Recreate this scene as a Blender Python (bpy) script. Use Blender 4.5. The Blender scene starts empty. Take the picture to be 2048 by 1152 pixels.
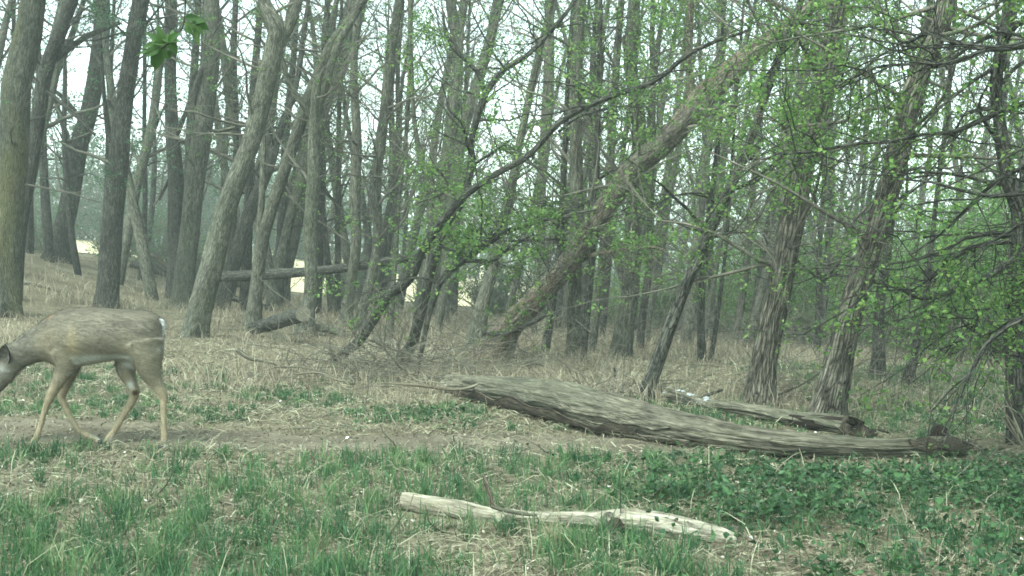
import bpy, math, random
import numpy as np
from mathutils import Vector, Matrix

random.seed(7)
RNG = np.random.default_rng(11)
scn = bpy.context.scene
COL = scn.collection
R = math.radians

# ------------------------------------------------------------------ camera, light, exposure
F = 2472.0                       # focal length in pixels of the 2048 wide photograph
CAMH = 1.17
HORIZON = 520.0
PITCH = math.atan((576.0 - HORIZON) / F)
cam_d = bpy.data.cameras.new("camera")
cam_d.sensor_width = 36.0
cam_d.lens = 36.0 * F / 2048.0
cam_d.clip_start = 0.05
cam_d.clip_end = 2000.0
cam = bpy.data.objects.new("camera", cam_d)
COL.objects.link(cam)
cam.location = (0, 0, CAMH)
cam.rotation_euler = (R(90) - PITCH, 0, 0)
scn.camera = cam

SUN_EL, SUN_AZ = R(58), R(215)      # sun behind and left of the camera, veiled by thin cloud
world = bpy.data.worlds.new("World")
scn.world = world
world.use_nodes = True
wn, wl = world.node_tree.nodes, world.node_tree.links
wn.clear()
wo = wn.new("ShaderNodeOutputWorld")
bg = wn.new("ShaderNodeBackground")
bg.inputs["Strength"].default_value = 0.15
sky = wn.new("ShaderNodeTexSky")
sky.sky_type = 'NISHITA'
sky.sun_disc = False
sky.sun_elevation = SUN_EL
sky.sun_rotation = SUN_AZ
sky.dust_density = 3.0
sky.air_density = 1.0
bw = wn.new("ShaderNodeRGBToBW")
cool = wn.new("ShaderNodeMix"); cool.data_type = 'RGBA'; cool.blend_type = 'MULTIPLY'
cool.inputs[0].default_value = 1.0
cool.inputs[7].default_value = (1.62, 2.08, 1.90, 1)     # thin bright overcast
mx = wn.new("ShaderNodeMix"); mx.data_type = 'RGBA'
mx.inputs[0].default_value = 0.70
wl.new(sky.outputs[0], bw.inputs[0])
wl.new(bw.outputs[0], cool.inputs[6])
wl.new(sky.outputs[0], mx.inputs[6])
wl.new(cool.outputs[2], mx.inputs[7])
wl.new(mx.outputs[2], bg.inputs[0])
wl.new(bg.outputs[0], wo.inputs[0])

sd = bpy.data.lights.new("sun", 'SUN')
sd.energy = 0.95
sd.angle = R(14)
sd.color = (1.0, 0.97, 0.90)
so = bpy.data.objects.new("sun", sd)
COL.objects.link(so)
sv = Vector((math.sin(SUN_AZ) * math.cos(SUN_EL), math.cos(SUN_AZ) * math.cos(SUN_EL), math.sin(SUN_EL)))
so.rotation_euler = sv.to_track_quat('Z', 'Y').to_euler()

vs = scn.view_settings
scn.display_settings.display_device = 'sRGB'
vs.view_transform = 'Standard'
vs.look = 'None'
vs.gamma = 1.0
vs.use_curve_mapping = False
vs.exposure = 1.62

cy = scn.cycles
cy.max_bounces = 5
cy.diffuse_bounces = 3
cy.glossy_bounces = 1
cy.transmission_bounces = 3
cy.transparent_max_bounces = 4
cy.volume_bounces = 1
cy.use_denoising = True
cy.denoising_prefilter = 'ACCURATE'
cy.caustics_reflective = False
cy.caustics_refractive = False
cy.filter_width = 1.7

# ------------------------------------------------------------------ small maths
def smooth(a, b, x):
    t = np.clip((np.asarray(x, float) - a) / (b - a), 0, 1)
    return t * t * (3 - 2 * t)

def _hash(ix, iy, iz):
    h = (ix.astype(np.int64) * 374761393 + iy.astype(np.int64) * 668265263 + iz.astype(np.int64) * 2147483647) & 0x7fffffff
    h = ((h ^ (h >> 13)) * 1274126177) & 0x7fffffff
    h = (h ^ (h >> 16)) & 0xffff
    return h / 65535.0

def noise(x, y, z=0.0):
    x, y, z = np.broadcast_arrays(np.asarray(x, float), np.asarray(y, float), np.asarray(z, float))
    xi, yi, zi = np.floor(x), np.floor(y), np.floor(z)
    fx, fy, fz = x - xi, y - yi, z - zi
    fx, fy, fz = fx * fx * (3 - 2 * fx), fy * fy * (3 - 2 * fy), fz * fz * (3 - 2 * fz)
    o = 0
    for dx in (0, 1):
        for dy in (0, 1):
            for dz in (0, 1):
                w = (fx if dx else 1 - fx) * (fy if dy else 1 - fy) * (fz if dz else 1 - fz)
                o = o + w * _hash(xi + dx, yi + dy, zi + dz)
    return o

def fbm(x, y, z=0.0, n=3):
    o, a, s = 0, 0.5, 1.0
    for i in range(n):
        o = o + a * noise(np.asarray(x) * s + 17.3 * i, np.asarray(y) * s + 5.1 * i, np.asarray(z) * s)
        a *= 0.5; s *= 2.03
    return o / (1 - 0.5 ** n)

def ground_z(x, y):
    x = np.asarray(x, float); y = np.asarray(y, float)
    s1 = smooth(8, 26, y); s2 = smooth(12, 40, y)
    xl = np.where(x > 0, 9 * np.tanh(x / 9), np.clip(x, -26, 0))
    z = -0.085 * xl * s1 - 0.5 * s2 + 0.7 * smooth(7, 12, -x) * s1
    z = z + 0.05 * (fbm(x * 0.7, y * 0.7) - 0.5) + 0.022 * (noise(x * 4, y * 4, 3.3) - 0.5)
    return z

CP, SP = math.cos(PITCH), math.sin(PITCH)
def ray(px, py):
    a = (px - 1024.0) / F; b = -(py - 576.0) / F
    d = np.array([a, CP + b * SP, -SP + b * CP])
    return d / d[1]                      # per metre of y
def at(px, py, d):
    return ray(px, py) * d + np.array([0, 0, CAMH])
def ground_hit(px, py, far=60.0):
    r = ray(px, py)
    y = 3.0
    while y < far:
        if CAMH + r[2] * y <= float(ground_z(r[0] * y, y)):
            return y
        y += 0.05
    return far

def rest_depth(px, py, w, sink=0.85):
    r = ray(px, py); y = 3.0
    while y < 60:
        if CAMH + r[2] * y - float(ground_z(r[0] * y, y)) <= sink * 0.5 * w * y / F: return y
        y += 0.02
    return y

def spline(pts, n):
    pts = np.asarray(pts, float)
    if len(pts) == 2:
        t = np.linspace(0, 1, n)[:, None]
        return pts[0] * (1 - t) + pts[1] * t
    P = np.vstack([2 * pts[0] - pts[1], pts, 2 * pts[-1] - pts[-2]])
    m = len(pts) - 1
    u = np.linspace(0, m - 1e-6, n)
    i = np.floor(u).astype(int); f = (u - i)[:, None]
    p0, p1, p2, p3 = P[i], P[i + 1], P[i + 2], P[i + 3]
    return 0.5 * (2 * p1 + (p2 - p0) * f + (2 * p0 - 5 * p1 + 4 * p2 - p3) * f ** 2 + (3 * p1 - p0 - 3 * p2 + p3) * f ** 3)

def unit(v):
    v = np.asarray(v, float)
    return v / np.maximum(np.linalg.norm(v, axis=-1, keepdims=True), 1e-9)

# ------------------------------------------------------------------ mesh builder
class MB:
    def __init__(self):
        self.v, self.q, self.t, self.bk, self.ti, self.n = [], [], [], [], [], 0
        self.smooth = True
    def add(self, v, quads=None, tris=None, bk=None, tint=0.5):
        v = np.asarray(v, float).reshape(-1, 3)
        if quads is not None and len(quads): self.q.append(np.asarray(quads, np.int64).reshape(-1, 4) + self.n)
        if tris is not None and len(tris): self.t.append(np.asarray(tris, np.int64).reshape(-1, 3) + self.n)
        self.bk.append(v if bk is None else np.asarray(bk, float).reshape(-1, 3))
        self.ti.append(np.broadcast_to(np.asarray(tint, float).ravel() if np.ndim(tint) else np.array([tint]), (len(v),)))
        self.v.append(v); self.n += len(v)
        return self
    def mesh(self, name, mat, origin=(0, 0, 0)):
        me = bpy.data.meshes.new(name)
        v = (np.vstack(self.v) if self.v else np.zeros((0, 3))) - np.asarray(origin, float)
        q = np.vstack(self.q) if self.q else np.zeros((0, 4), np.int64)
        t = np.vstack(self.t) if self.t else np.zeros((0, 3), np.int64)
        me.vertices.add(len(v)); me.vertices.foreach_set("co", v.astype(np.float32).ravel())
        nl = q.size + t.size
        me.loops.add(nl)
        me.loops.foreach_set("vertex_index", np.concatenate([q.ravel(), t.ravel()]).astype(np.int32))
        npol = len(q) + len(t)
        me.polygons.add(npol)
        st = np.concatenate([np.arange(len(q)) * 4, q.size + np.arange(len(t)) * 3]).astype(np.int32)
        me.polygons.foreach_set("loop_start", st)
        me.polygons.foreach_set("use_smooth", np.full(npol, self.smooth, bool))
        me.update(calc_edges=True)
        if len(v):
            a = me.attributes.new("bk", 'FLOAT_VECTOR', 'POINT'); a.data.foreach_set("vector", np.vstack(self.bk).astype(np.float32).ravel())
            a = me.attributes.new("tint", 'FLOAT', 'POINT'); a.data.foreach_set("value", np.concatenate(self.ti).astype(np.float32))
        if mat: me.materials.append(mat)
        return me
    def build(self, name, mat, parent=None, origin=(0, 0, 0), kind=None, label=None):
        o = bpy.data.objects.new(name, self.mesh(name, mat, origin))
        COL.objects.link(o)
        if parent is not None: o.parent = parent
        else: o.location = origin
        if kind: o["kind"] = kind
        if label: o["label"] = label
        return o

def tag(o, label, cat, group=None):
    o["label"] = label; o["category"] = cat
    if group: o["group"] = group
    return o
def thing(name, label, cat, loc=(0, 0, 0), group=None):
    o = bpy.data.objects.new(name, None)
    o.empty_display_size = 0.2
    COL.objects.link(o)
    o.location = [float(c) for c in loc]
    return tag(o, label, cat, group)

def frames(P):
    """P (N,k,3) -> tangents and two normals"""
    t = unit(np.gradient(P, axis=1))
    avg = unit(P[:, -1] - P[:, 0])
    ref = np.zeros_like(avg)
    ax = np.argmin(np.abs(avg), axis=1)
    ref[np.arange(len(avg)), ax] = 1.0
    n1 = unit(np.cross(t, ref[:, None, :]))
    n2 = np.cross(t, n1)
    return t, n1, n2

def tubes(mb, P, rad, sides, tint=0.5, cap=False):
    P = np.asarray(P, float); rad = np.asarray(rad, float)
    N, k, _ = P.shape
    t, n1, n2 = frames(P)
    th = np.arange(sides) * 2 * math.pi / sides
    c, s = np.cos(th), np.sin(th)
    off = n1[:, :, None, :] * c[None, None, :, None] + n2[:, :, None, :] * s[None, None, :, None]
    V = P[:, :, None, :] + off * rad[:, :, None, None]
    ln = np.concatenate([np.zeros((N, 1)), np.cumsum(np.linalg.norm(np.diff(P, axis=1), axis=2), axis=1)], axis=1)
    sh = RNG.random((N, 1)) * 40
    bk = np.stack([rad[:, :, None] * c + sh[:, :, None] * 0.7, rad[:, :, None] * s + 0 * ln[:, :, None], (ln + sh)[:, :, None] + 0 * c], axis=-1)
    i = np.arange(N)[:, None, None] * (k * sides)
    j = np.arange(k - 1)[None, :, None] * sides
    m = np.arange(sides)[None, None, :]
    m2 = (m + 1) % sides
    q = np.stack([i + j + m, i + j + m2, i + j + sides + m2, i + j + sides + m], axis=-1)
    tr = None
    if cap:
        tr = []
        for r in range(N):
            b0 = r * k * sides; b1 = b0 + (k - 1) * sides
            for a in range(1, sides - 1):
                tr.append((b0, b0 + a + 1, b0 + a)); tr.append((b1, b1 + a, b1 + a + 1))
    if np.ndim(tint): tint = np.repeat(np.asarray(tint, float), k * sides)
    mb.add(V, q, tr, bk, tint)

def log_tube(mb, S, sides, disp=None, cap=True, tint=0.5, flare=None, sq=None):
    """S (n,4) centre+radius; disp(theta, s, r)->radial offset in metres"""
    S = np.asarray(S, float)
    P = S[None, :, :3]
    t, n1, n2 = frames(P)
    n = len(S)
    th = np.arange(sides) * 2 * math.pi / sides
    ln = np.concatenate([[0], np.cumsum(np.linalg.norm(np.diff(S[:, :3], axis=0), axis=1))])
    rr = np.repeat(S[:, 3:4], sides, 1)
    TH = np.repeat(th[None, :], n, 0); LN = np.repeat(ln[:, None], sides, 1)
    if disp is not None: rr = rr + disp(TH, LN, rr)
    off = n1[0][:, None, :] * np.cos(TH)[..., None] + n2[0][:, None, :] * np.sin(TH)[..., None]
    V = S[:, None, :3] + off * rr[..., None]
    sh = RNG.random() * 60
    bk = np.stack([S[:, 3:4] * np.cos(TH) + sh, S[:, 3:4] * np.sin(TH), LN + sh], -1)
    j = np.arange(n - 1)[:, None] * sides; m = np.arange(sides)[None, :]; m2 = (m + 1) % sides
    q = np.stack([j + m, j + m2, j + sides + m2, j + sides + m], -1)
    V = V.reshape(-1, 3); bk = bk.reshape(-1, 3); tr = []
    if cap:
        V = np.vstack([V, S[0, :3], S[-1, :3]]); bk = np.vstack([bk, bk[0], bk[-1]])
        a, b = n * sides, n * sides + 1
        for k in range(sides):
            k2 = (k + 1) % sides
            tr.append((a, k2, k)); tr.append((b, (n - 1) * sides + k, (n - 1) * sides + k2))
    mb.add(V, q, tr, bk, tint)

def bark_disp(seed, amp, freq=9.0, stretch=2.2, lump=0.5, roots=0.0):
    def f(th, ln, r):
        rt = roots * r * np.exp(-ln / 0.22) * (np.cos(th * 3 + seed * 5) * 0.6 + np.cos(th * 5 + seed * 3) * 0.4)
        x = np.cos(th) * r * 1.0; y = np.sin(th) * r * 1.0
        k = 1.0
        a = noise(np.cos(th) * freq * k + seed, np.sin(th) * freq * k, ln * stretch + seed)
        b = noise(np.cos(th) * freq * 2.3 + seed, np.sin(th) * freq * 2.3, ln * stretch * 2.6 + 9)
        ridge = 1 - np.abs(2 * a - 1)
        big = noise(np.cos(th) * 1.3 + seed, np.sin(th) * 1.3, ln * 0.9) - 0.5
        return rt + amp * (ridge - 0.55) * 1.6 + amp * 0.7 * (b - 0.5) + lump * r * big * 0.35
    return f

def grow(start, d, L, k, wander, up):
    """batch of wandering polylines (N,k,3)"""
    N = len(start)
    P = np.zeros((N, k, 3)); P[:, 0] = start
    d = unit(d)
    step = (L / (k - 1))[:, None]
    up = np.asarray(up)
    for j in range(1, k):
        d = unit(d + RNG.normal(0, wander, (N, 3)) + np.array([0, 0, 1.0]) * (up if up.ndim == 0 else up[:, None]))
        P[:, j] = P[:, j - 1] + d * step
    return P

def leaves(mb, pts, per, size, spread, droop=0.4, tint=None):
    pts = np.repeat(pts, per, axis=0)
    N = len(pts)
    if not N: return
    c = pts + RNG.normal(0, spread, (N, 3))
    ph = RNG.random(N) * 2 * math.pi
    ax = np.stack([np.cos(ph), np.sin(ph), RNG.normal(-droop, 0.45, N)], -1); ax = unit(ax)
    nr = unit(RNG.normal(0, 0.55, (N, 3)) + np.array([0, 0, 0.8]))
    sd_ = unit(np.cross(ax, nr)); up = np.cross(sd_, ax)
    ln = (np.asarray(size) * RNG.uniform(0.55, 1.25, N))[:, None]
    w = ln * RNG.uniform(0.26, 0.38, N)[:, None]
    v0 = c; v1 = c + ax * ln * 0.45 + sd_ * w + up * w * 0.35
    v2 = c + ax * ln; v3 = c + ax * ln * 0.45 - sd_ * w + up * w * 0.35
    V = np.stack([v0, v1, v2, v3], 1)
    i = np.arange(N) * 4
    tr = np.concatenate([np.stack([i, i + 1, i + 2], -1), np.stack([i, i + 2, i + 3], -1)])
    tn = RNG.random(N) if tint is None else np.clip(RNG.normal(tint, 0.18, N), 0, 1)
    mb.add(V, None, tr, None, np.repeat(tn, 4))

def blades(mb, base, h, w, bend, tint, lean=None):
    """grass ribbons, base (N,3)"""
    N = len(base)
    ph = RNG.random(N) * 2 * math.pi if lean is None else lean
    fa = RNG.random(N) * 2 * math.pi
    dv = np.stack([np.cos(ph), np.sin(ph), 0 * ph], -1)
    sv_ = np.stack([np.cos(fa), np.sin(fa), 0 * fa], -1)
    vs_ = []
    for t_, ws in ((0.0, 0.8), (0.4, 1.0), (0.75, 0.65)):
        x = (bend * t_ ** 2 * h)[:, None] * dv
        z = (h * t_ * (1 - 0.35 * np.clip(bend, 0, 2) * t_))[:, None] * np.array([0, 0, 1.0])
        c = base + x + z
        vs_ += [c - sv_ * (w * ws)[:, None] * 0.5, c + sv_ * (w * ws)[:, None] * 0.5]
    x = (bend * h)[:, None] * dv; z = (h * (1 - 0.35 * np.clip(bend, 0, 2)))[:, None] * np.array([0, 0, 1.0])
    vs_.append(base + x + z)
    V = np.stack(vs_, 1)
    i = np.arange(N) * 7
    q = np.concatenate([np.stack([i, i + 1, i + 3, i + 2], -1), np.stack([i + 2, i + 3, i + 5, i + 4], -1)])
    tr = np.stack([i + 4, i + 5, i + 6], -1)
    mb.add(V, q, tr, None, np.repeat(tint, 7))

# ------------------------------------------------------------------ materials
def new_mat(name):
    m = bpy.data.materials.new(name); m.use_nodes = True
    nt = m.node_tree; nt.nodes.clear()
    return m, nt.nodes, nt.links
def ramp(n, stops):
    r = n.new("ShaderNodeValToRGB"); e = r.color_ramp.elements
    while len(e) < len(stops): e.new(0.5)
    for k, (p, c) in enumerate(stops):
        e[k].position = p; e[k].color = (*c, 1)
    return r
def attr(n, name):
    a = n.new("ShaderNodeAttribute"); a.attribute_name = name; return a

def mat_bark(name, cd, cm, cl, scale=1.0, bump=0.5, stretch=0.16, moss=None, moss_amt=0.0, ridge=28.0, crack=0.0, cscale=46.0, cstretch=0.13, cdist=0.05):
    m, n, l = new_mat(name)
    out = n.new("ShaderNodeOutputMaterial"); b = n.new("ShaderNodeBsdfPrincipled")
    b.inputs["Roughness"].default_value = 0.92; b.inputs["Specular IOR Level"].default_value = 0.15
    a = attr(n, "bk"); mp = n.new("ShaderNodeMapping"); mp.inputs["Scale"].default_value = (scale, scale, scale * stretch)
    l.new(a.outputs["Vector"], mp.inputs[0])
    n1 = n.new("ShaderNodeTexNoise"); n1.inputs["Scale"].default_value = ridge; n1.inputs["Detail"].default_value = 5; n1.inputs["Roughness"].default_value = 0.65
    l.new(mp.outputs[0], n1.inputs["Vector"])
    n2 = n.new("ShaderNodeTexNoise"); n2.inputs["Scale"].default_value = 2.2; n2.inputs["Detail"].default_value = 4
    l.new(a.outputs["Vector"], n2.inputs["Vector"])
    nf = n.new("ShaderNodeTexNoise"); nf.inputs["Scale"].default_value = ridge * 2.7; nf.inputs["Detail"].default_value = 4; nf.inputs["Roughness"].default_value = 0.7
    l.new(mp.outputs[0], nf.inputs["Vector"])
    hm = n.new("ShaderNodeMath"); hm.operation = 'MULTIPLY_ADD'; hm.inputs[1].default_value = 0.4; l.new(nf.outputs[0], hm.inputs[0])
    hs = n.new("ShaderNodeMath"); hs.operation = 'MULTIPLY'; hs.inputs[1].default_value = 0.6; l.new(n1.outputs[0], hs.inputs[0]); l.new(hs.outputs[0], hm.inputs[2])
    r1 = ramp(n, [(0.39, cd), (0.5, cm), (0.61, cl)])
    l.new(hm.outputs[0], r1.inputs[0])
    mx = n.new("ShaderNodeMix"); mx.data_type = 'RGBA'; mx.blend_type = 'MULTIPLY'; mx.inputs[0].default_value = 0.8
    r2 = ramp(n, [(0.3, (0.62, 0.62, 0.6)), (0.7, (1.25, 1.22, 1.15))])
    l.new(n2.outputs[0], r2.inputs[0]); l.new(r1.outputs[0], mx.inputs[6]); l.new(r2.outputs[0], mx.inputs[7])
    col = mx.outputs[2]
    if moss:
        n3 = n.new("ShaderNodeTexNoise"); n3.inputs["Scale"].default_value = 1.3; n3.inputs["Detail"].default_value = 6
        mp3 = n.new("ShaderNodeMapping"); mp3.inputs["Scale"].default_value = (2, 2, 0.5); l.new(a.outputs["Vector"], mp3.inputs[0]); l.new(mp3.outputs[0], n3.inputs["Vector"])
        r3 = ramp(n, [(0.5 - 0.12, (0, 0, 0)), (0.62, (moss_amt,) * 3)])
        l.new(n3.outputs[0], r3.inputs[0])
        m3 = n.new("ShaderNodeMix"); m3.data_type = 'RGBA'; l.new(r3.outputs[0], m3.inputs[0]); l.new(col, m3.inputs[6]); m3.inputs[7].default_value = (*moss, 1)
        col = m3.outputs[2]
    if crack:
        mpc = n.new("ShaderNodeMapping"); mpc.inputs["Scale"].default_value = (1, 1, cstretch); l.new(a.outputs["Vector"], mpc.inputs[0])
        nw = n.new("ShaderNodeTexNoise"); nw.inputs["Scale"].default_value = 9.0; nw.inputs["Detail"].default_value = 3; l.new(a.outputs["Vector"], nw.inputs["Vector"])
        va = n.new("ShaderNodeVectorMath"); va.operation = 'MULTIPLY_ADD'; va.inputs[1].default_value = (cdist, cdist, cdist); l.new(nw.outputs["Color"], va.inputs[0]); l.new(mpc.outputs[0], va.inputs[2])
        vo = n.new("ShaderNodeTexVoronoi"); vo.feature = 'DISTANCE_TO_EDGE'; vo.inputs["Scale"].default_value = cscale; l.new(va.outputs[0], vo.inputs["Vector"])
        rc = ramp(n, [(0.0, (1 - 0.85 * crack,) * 3), (0.16, (1, 1, 1))]); l.new(vo.outputs["Distance"], rc.inputs[0])
        mc = n.new("ShaderNodeMix"); mc.data_type = 'RGBA'; mc.blend_type = 'MULTIPLY'; mc.inputs[0].default_value = 1.0
        l.new(col, mc.inputs[6]); l.new(rc.outputs[0], mc.inputs[7]); col = mc.outputs[2]
        ad2 = n.new("ShaderNodeMath"); ad2.operation = 'MULTIPLY_ADD'; ad2.inputs[1].default_value = 0.8; l.new(rc.outputs[0], ad2.inputs[0]); l.new(hm.outputs[0], ad2.inputs[2]); hm = ad2
    tn = attr(n, "tint"); hv = n.new("ShaderNodeHueSaturation")
    mr = n.new("ShaderNodeMapRange"); mr.inputs["To Min"].default_value = 0.7; mr.inputs["To Max"].default_value = 1.35
    l.new(tn.outputs["Fac"], mr.inputs[0]); l.new(mr.outputs[0], hv.inputs["Value"]); l.new(col, hv.inputs["Color"])
    l.new(hv.outputs[0], b.inputs["Base Color"])
    if bump:
        bp = n.new("ShaderNodeBump"); bp.inputs["Strength"].default_value = bump; bp.inputs["Distance"].default_value = 0.02
        l.new(hm.outputs[0], bp.inputs["Height"]); l.new(bp.outputs[0], b.inputs["Normal"])
    l.new(b.outputs[0], out.inputs[0])
    return m

def mat_leaf(name, stops, trans=0.45, rough=0.6):
    m, n, l = new_mat(name)
    out = n.new("ShaderNodeOutputMaterial")
    a = attr(n, "tint"); r = ramp(n, stops); l.new(a.outputs["Fac"], r.inputs[0])
    d = n.new("ShaderNodeBsdfPrincipled"); d.inputs["Roughness"].default_value = rough; d.inputs["Specular IOR Level"].default_value = 0.25
    t = n.new("ShaderNodeBsdfTranslucent"); mixs = n.new("ShaderNodeMixShader"); mixs.inputs[0].default_value = trans
    l.new(r.outputs[0], d.inputs["Base Color"]); l.new(r.outputs[0], t.inputs[0])
    l.new(d.outputs[0], mixs.inputs[1]); l.new(t.outputs[0], mixs.inputs[2]); l.new(mixs.outputs[0], out.inputs[0])
    return m

def mat_ground(name, stops, s1=1.3, s2=22.0, bump=0.6):
    m, n, l = new_mat(name)
    out = n.new("ShaderNodeOutputMaterial"); b = n.new("ShaderNodeBsdfPrincipled"); b.inputs["Roughness"].default_value = 1.0; b.inputs["Specular IOR Level"].default_value = 0.1
    g = n.new("ShaderNodeNewGeometry")
    n1 = n.new("ShaderNodeTexNoise"); n1.inputs["Scale"].default_value = s1; n1.inputs["Detail"].default_value = 6; n1.inputs["Roughness"].default_value = 0.6
    n2 = n.new("ShaderNodeTexNoise"); n2.inputs["Scale"].default_value = s2; n2.inputs["Detail"].default_value = 8; n2.inputs["Roughness"].default_value = 0.75
    l.new(g.outputs["Position"], n1.inputs["Vector"]); l.new(g.outputs["Position"], n2.inputs["Vector"])
    ad = n.new("ShaderNodeMath"); ad.operation = 'MULTIPLY_ADD'; ad.inputs[1].default_value = 0.45
    l.new(n1.outputs[0], ad.inputs[0])
    m2 = n.new("ShaderNodeMath"); m2.operation = 'MULTIPLY'; m2.inputs[1].default_value = 0.55; l.new(n2.outputs[0], m2.inputs[0]); l.new(m2.outputs[0], ad.inputs[2])
    r = ramp(n, stops); l.new(ad.outputs[0], r.inputs[0]); l.new(r.outputs[0], b.inputs["Base Color"])
    bp = n.new("ShaderNodeBump"); bp.inputs["Strength"].default_value = bump; bp.inputs["Distance"].default_value = 0.03
    l.new(n2.outputs[0], bp.inputs["Height"]); l.new(bp.outputs[0], b.inputs["Normal"]); l.new(b.outputs[0], out.inputs[0])
    return m

def mat_plain(name, c, rough=0.8):
    m, n, l = new_mat(name)
    out = n.new("ShaderNodeOutputMaterial"); b = n.new("ShaderNodeBsdfPrincipled")
    b.inputs["Roughness"].default_value = rough
    g = n.new("ShaderNodeNewGeometry"); n1 = n.new("ShaderNodeTexNoise"); n1.inputs["Scale"].default_value = 55; n1.inputs["Detail"].default_value = 6; l.new(g.outputs["Position"], n1.inputs["Vector"])
    r = ramp(n, [(0.36, tuple(x * 0.5 for x in c)), (0.7, tuple(min(1, x * 1.2) for x in c))]); l.new(n1.outputs[0], r.inputs[0])
    l.new(r.outputs[0], b.inputs["Base Color"]); l.new(b.outputs[0], out.inputs[0])
    return m

M = {}
M['grey'] = mat_bark("bark_grey", (0.0396, 0.0408, 0.0338), (0.1051, 0.1056, 0.0862), (0.1854, 0.1824, 0.1491), bump=0.8, stretch=0.28, moss=(0.09, 0.105, 0.065), moss_amt=0.4, crack=0.7)
M['dark'] = mat_bark("bark_dark", (0.0206, 0.0224, 0.0198), (0.0537, 0.0549, 0.0472), (0.1005, 0.1008, 0.0856), bump=0.8, stretch=0.28, crack=0.9)
M['lichen'] = mat_bark("bark_lichen", (0.028, 0.031, 0.024), (0.072, 0.077, 0.06), (0.125, 0.13, 0.10), bump=0.8, stretch=0.28, moss=(0.125, 0.12, 0.05), moss_amt=0.55, crack=0.65)
M['brown'] = mat_bark("bark_brown", (0.0439, 0.0403, 0.0329), (0.1122, 0.1037, 0.0842), (0.1891, 0.1745, 0.1415), bump=0.8, stretch=0.28, moss=(0.17, 0.12, 0.085), moss_amt=0.45, crack=0.8)
M['furrow'] = mat_bark("bark_furrowed", (0.0295, 0.0286, 0.0240), (0.1044, 0.0988, 0.0808), (0.2009, 0.1898, 0.1552), bump=1.0, ridge=34.0, stretch=0.24, crack=0.85, cscale=44.0, cstretch=0.09, cdist=0.02)
M['twig'] = mat_bark("bark_twig", (0.0514, 0.0492, 0.0412), (0.0955, 0.0912, 0.0753), (0.1530, 0.1452, 0.1176), bump=0)
M['deadwood'] = mat_bark("dead_wood", (0.0415, 0.0390, 0.0305), (0.1244, 0.1159, 0.0903), (0.2257, 0.2098, 0.1659), bump=0.9, ridge=36.0, stretch=0.12, moss=(0.085, 0.09, 0.062), moss_amt=0.5, crack=0.4, cscale=30.0, cstretch=0.06, cdist=0.03)
M['palewood'] = mat_bark("pale_wood", (0.0706, 0.0664, 0.0522), (0.2587, 0.2440, 0.1959), (0.3920, 0.3760, 0.3143), bump=0.7, ridge=45.0, stretch=0.14, moss=(0.125, 0.105, 0.07), moss_amt=0.8, crack=0.4, cscale=20.0, cstretch=0.1)
M['rotten'] = mat_bark("rotten_wood_and_gap_shade", (0.016, 0.014, 0.011), (0.042, 0.036, 0.028), (0.09, 0.078, 0.06), bump=0.9, ridge=40.0, stretch=0.15)
M['hollow'] = mat_bark("hollow_inside", (0.006, 0.005, 0.004), (0.014, 0.011, 0.008), (0.03, 0.024, 0.018), bump=0.8)  # near black, painting in the shade inside the hollow log; the dark stump shares it
M['cutface'] = mat_plain("cut_wood", (0.135, 0.122, 0.09))
M['whitebark'] = mat_plain("white_bark", (0.33, 0.355, 0.36))
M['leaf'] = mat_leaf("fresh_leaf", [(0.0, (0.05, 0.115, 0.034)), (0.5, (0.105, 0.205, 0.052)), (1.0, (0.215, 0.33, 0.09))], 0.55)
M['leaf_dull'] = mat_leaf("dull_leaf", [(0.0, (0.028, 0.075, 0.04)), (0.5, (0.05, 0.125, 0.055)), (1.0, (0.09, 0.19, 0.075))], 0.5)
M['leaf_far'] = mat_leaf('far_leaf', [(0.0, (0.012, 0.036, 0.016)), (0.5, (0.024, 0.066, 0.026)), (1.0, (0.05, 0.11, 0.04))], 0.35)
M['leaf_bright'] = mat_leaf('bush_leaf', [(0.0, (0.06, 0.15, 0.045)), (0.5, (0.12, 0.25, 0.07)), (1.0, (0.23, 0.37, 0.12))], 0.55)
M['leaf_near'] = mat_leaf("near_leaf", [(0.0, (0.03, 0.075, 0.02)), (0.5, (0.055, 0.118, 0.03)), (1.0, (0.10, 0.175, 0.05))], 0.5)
M['grass'] = mat_leaf("grass_blade", [(0.0, (0.020, 0.066, 0.030)), (0.45, (0.045, 0.115, 0.046)), (0.8, (0.10, 0.185, 0.07)), (0.93, (0.19, 0.225, 0.12)), (1.0, (0.27, 0.255, 0.16))], 0.35, 0.5)
M['weed'] = mat_leaf("weed_leaf", [(0.0, (0.012, 0.036, 0.015)), (0.5, (0.022, 0.062, 0.023)), (1.0, (0.05, 0.115, 0.04))], 0.25, 0.45)
M['straw'] = mat_leaf("straw_blade", [(0.0, (0.09, 0.082, 0.055)), (0.4, (0.185, 0.175, 0.115)), (0.8, (0.295, 0.28, 0.192)), (1.0, (0.42, 0.415, 0.30))], 0.2, 0.8)
M['drygrass'] = mat_leaf("dry_grass_blade", [(0.0, (0.105, 0.086, 0.06)), (0.4, (0.195, 0.165, 0.115)), (0.8, (0.30, 0.265, 0.19)), (1.0, (0.42, 0.39, 0.29))], 0.2, 0.8)
M['litter'] = mat_leaf("leaf_litter", [(0.0, (0.05, 0.040, 0.030)), (0.4, (0.128, 0.104, 0.076)), (0.8, (0.21, 0.182, 0.135)), (0.98, (0.29, 0.28, 0.20)), (1.0, (0.75, 0.74, 0.70))], 0.1, 0.85)
M['ground'] = mat_ground("forest_floor", [(0.33, (0.036, 0.032, 0.021)), (0.45, (0.080, 0.070, 0.046)), (0.55, (0.132, 0.118, 0.078)), (0.68, (0.195, 0.18, 0.122))])
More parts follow.
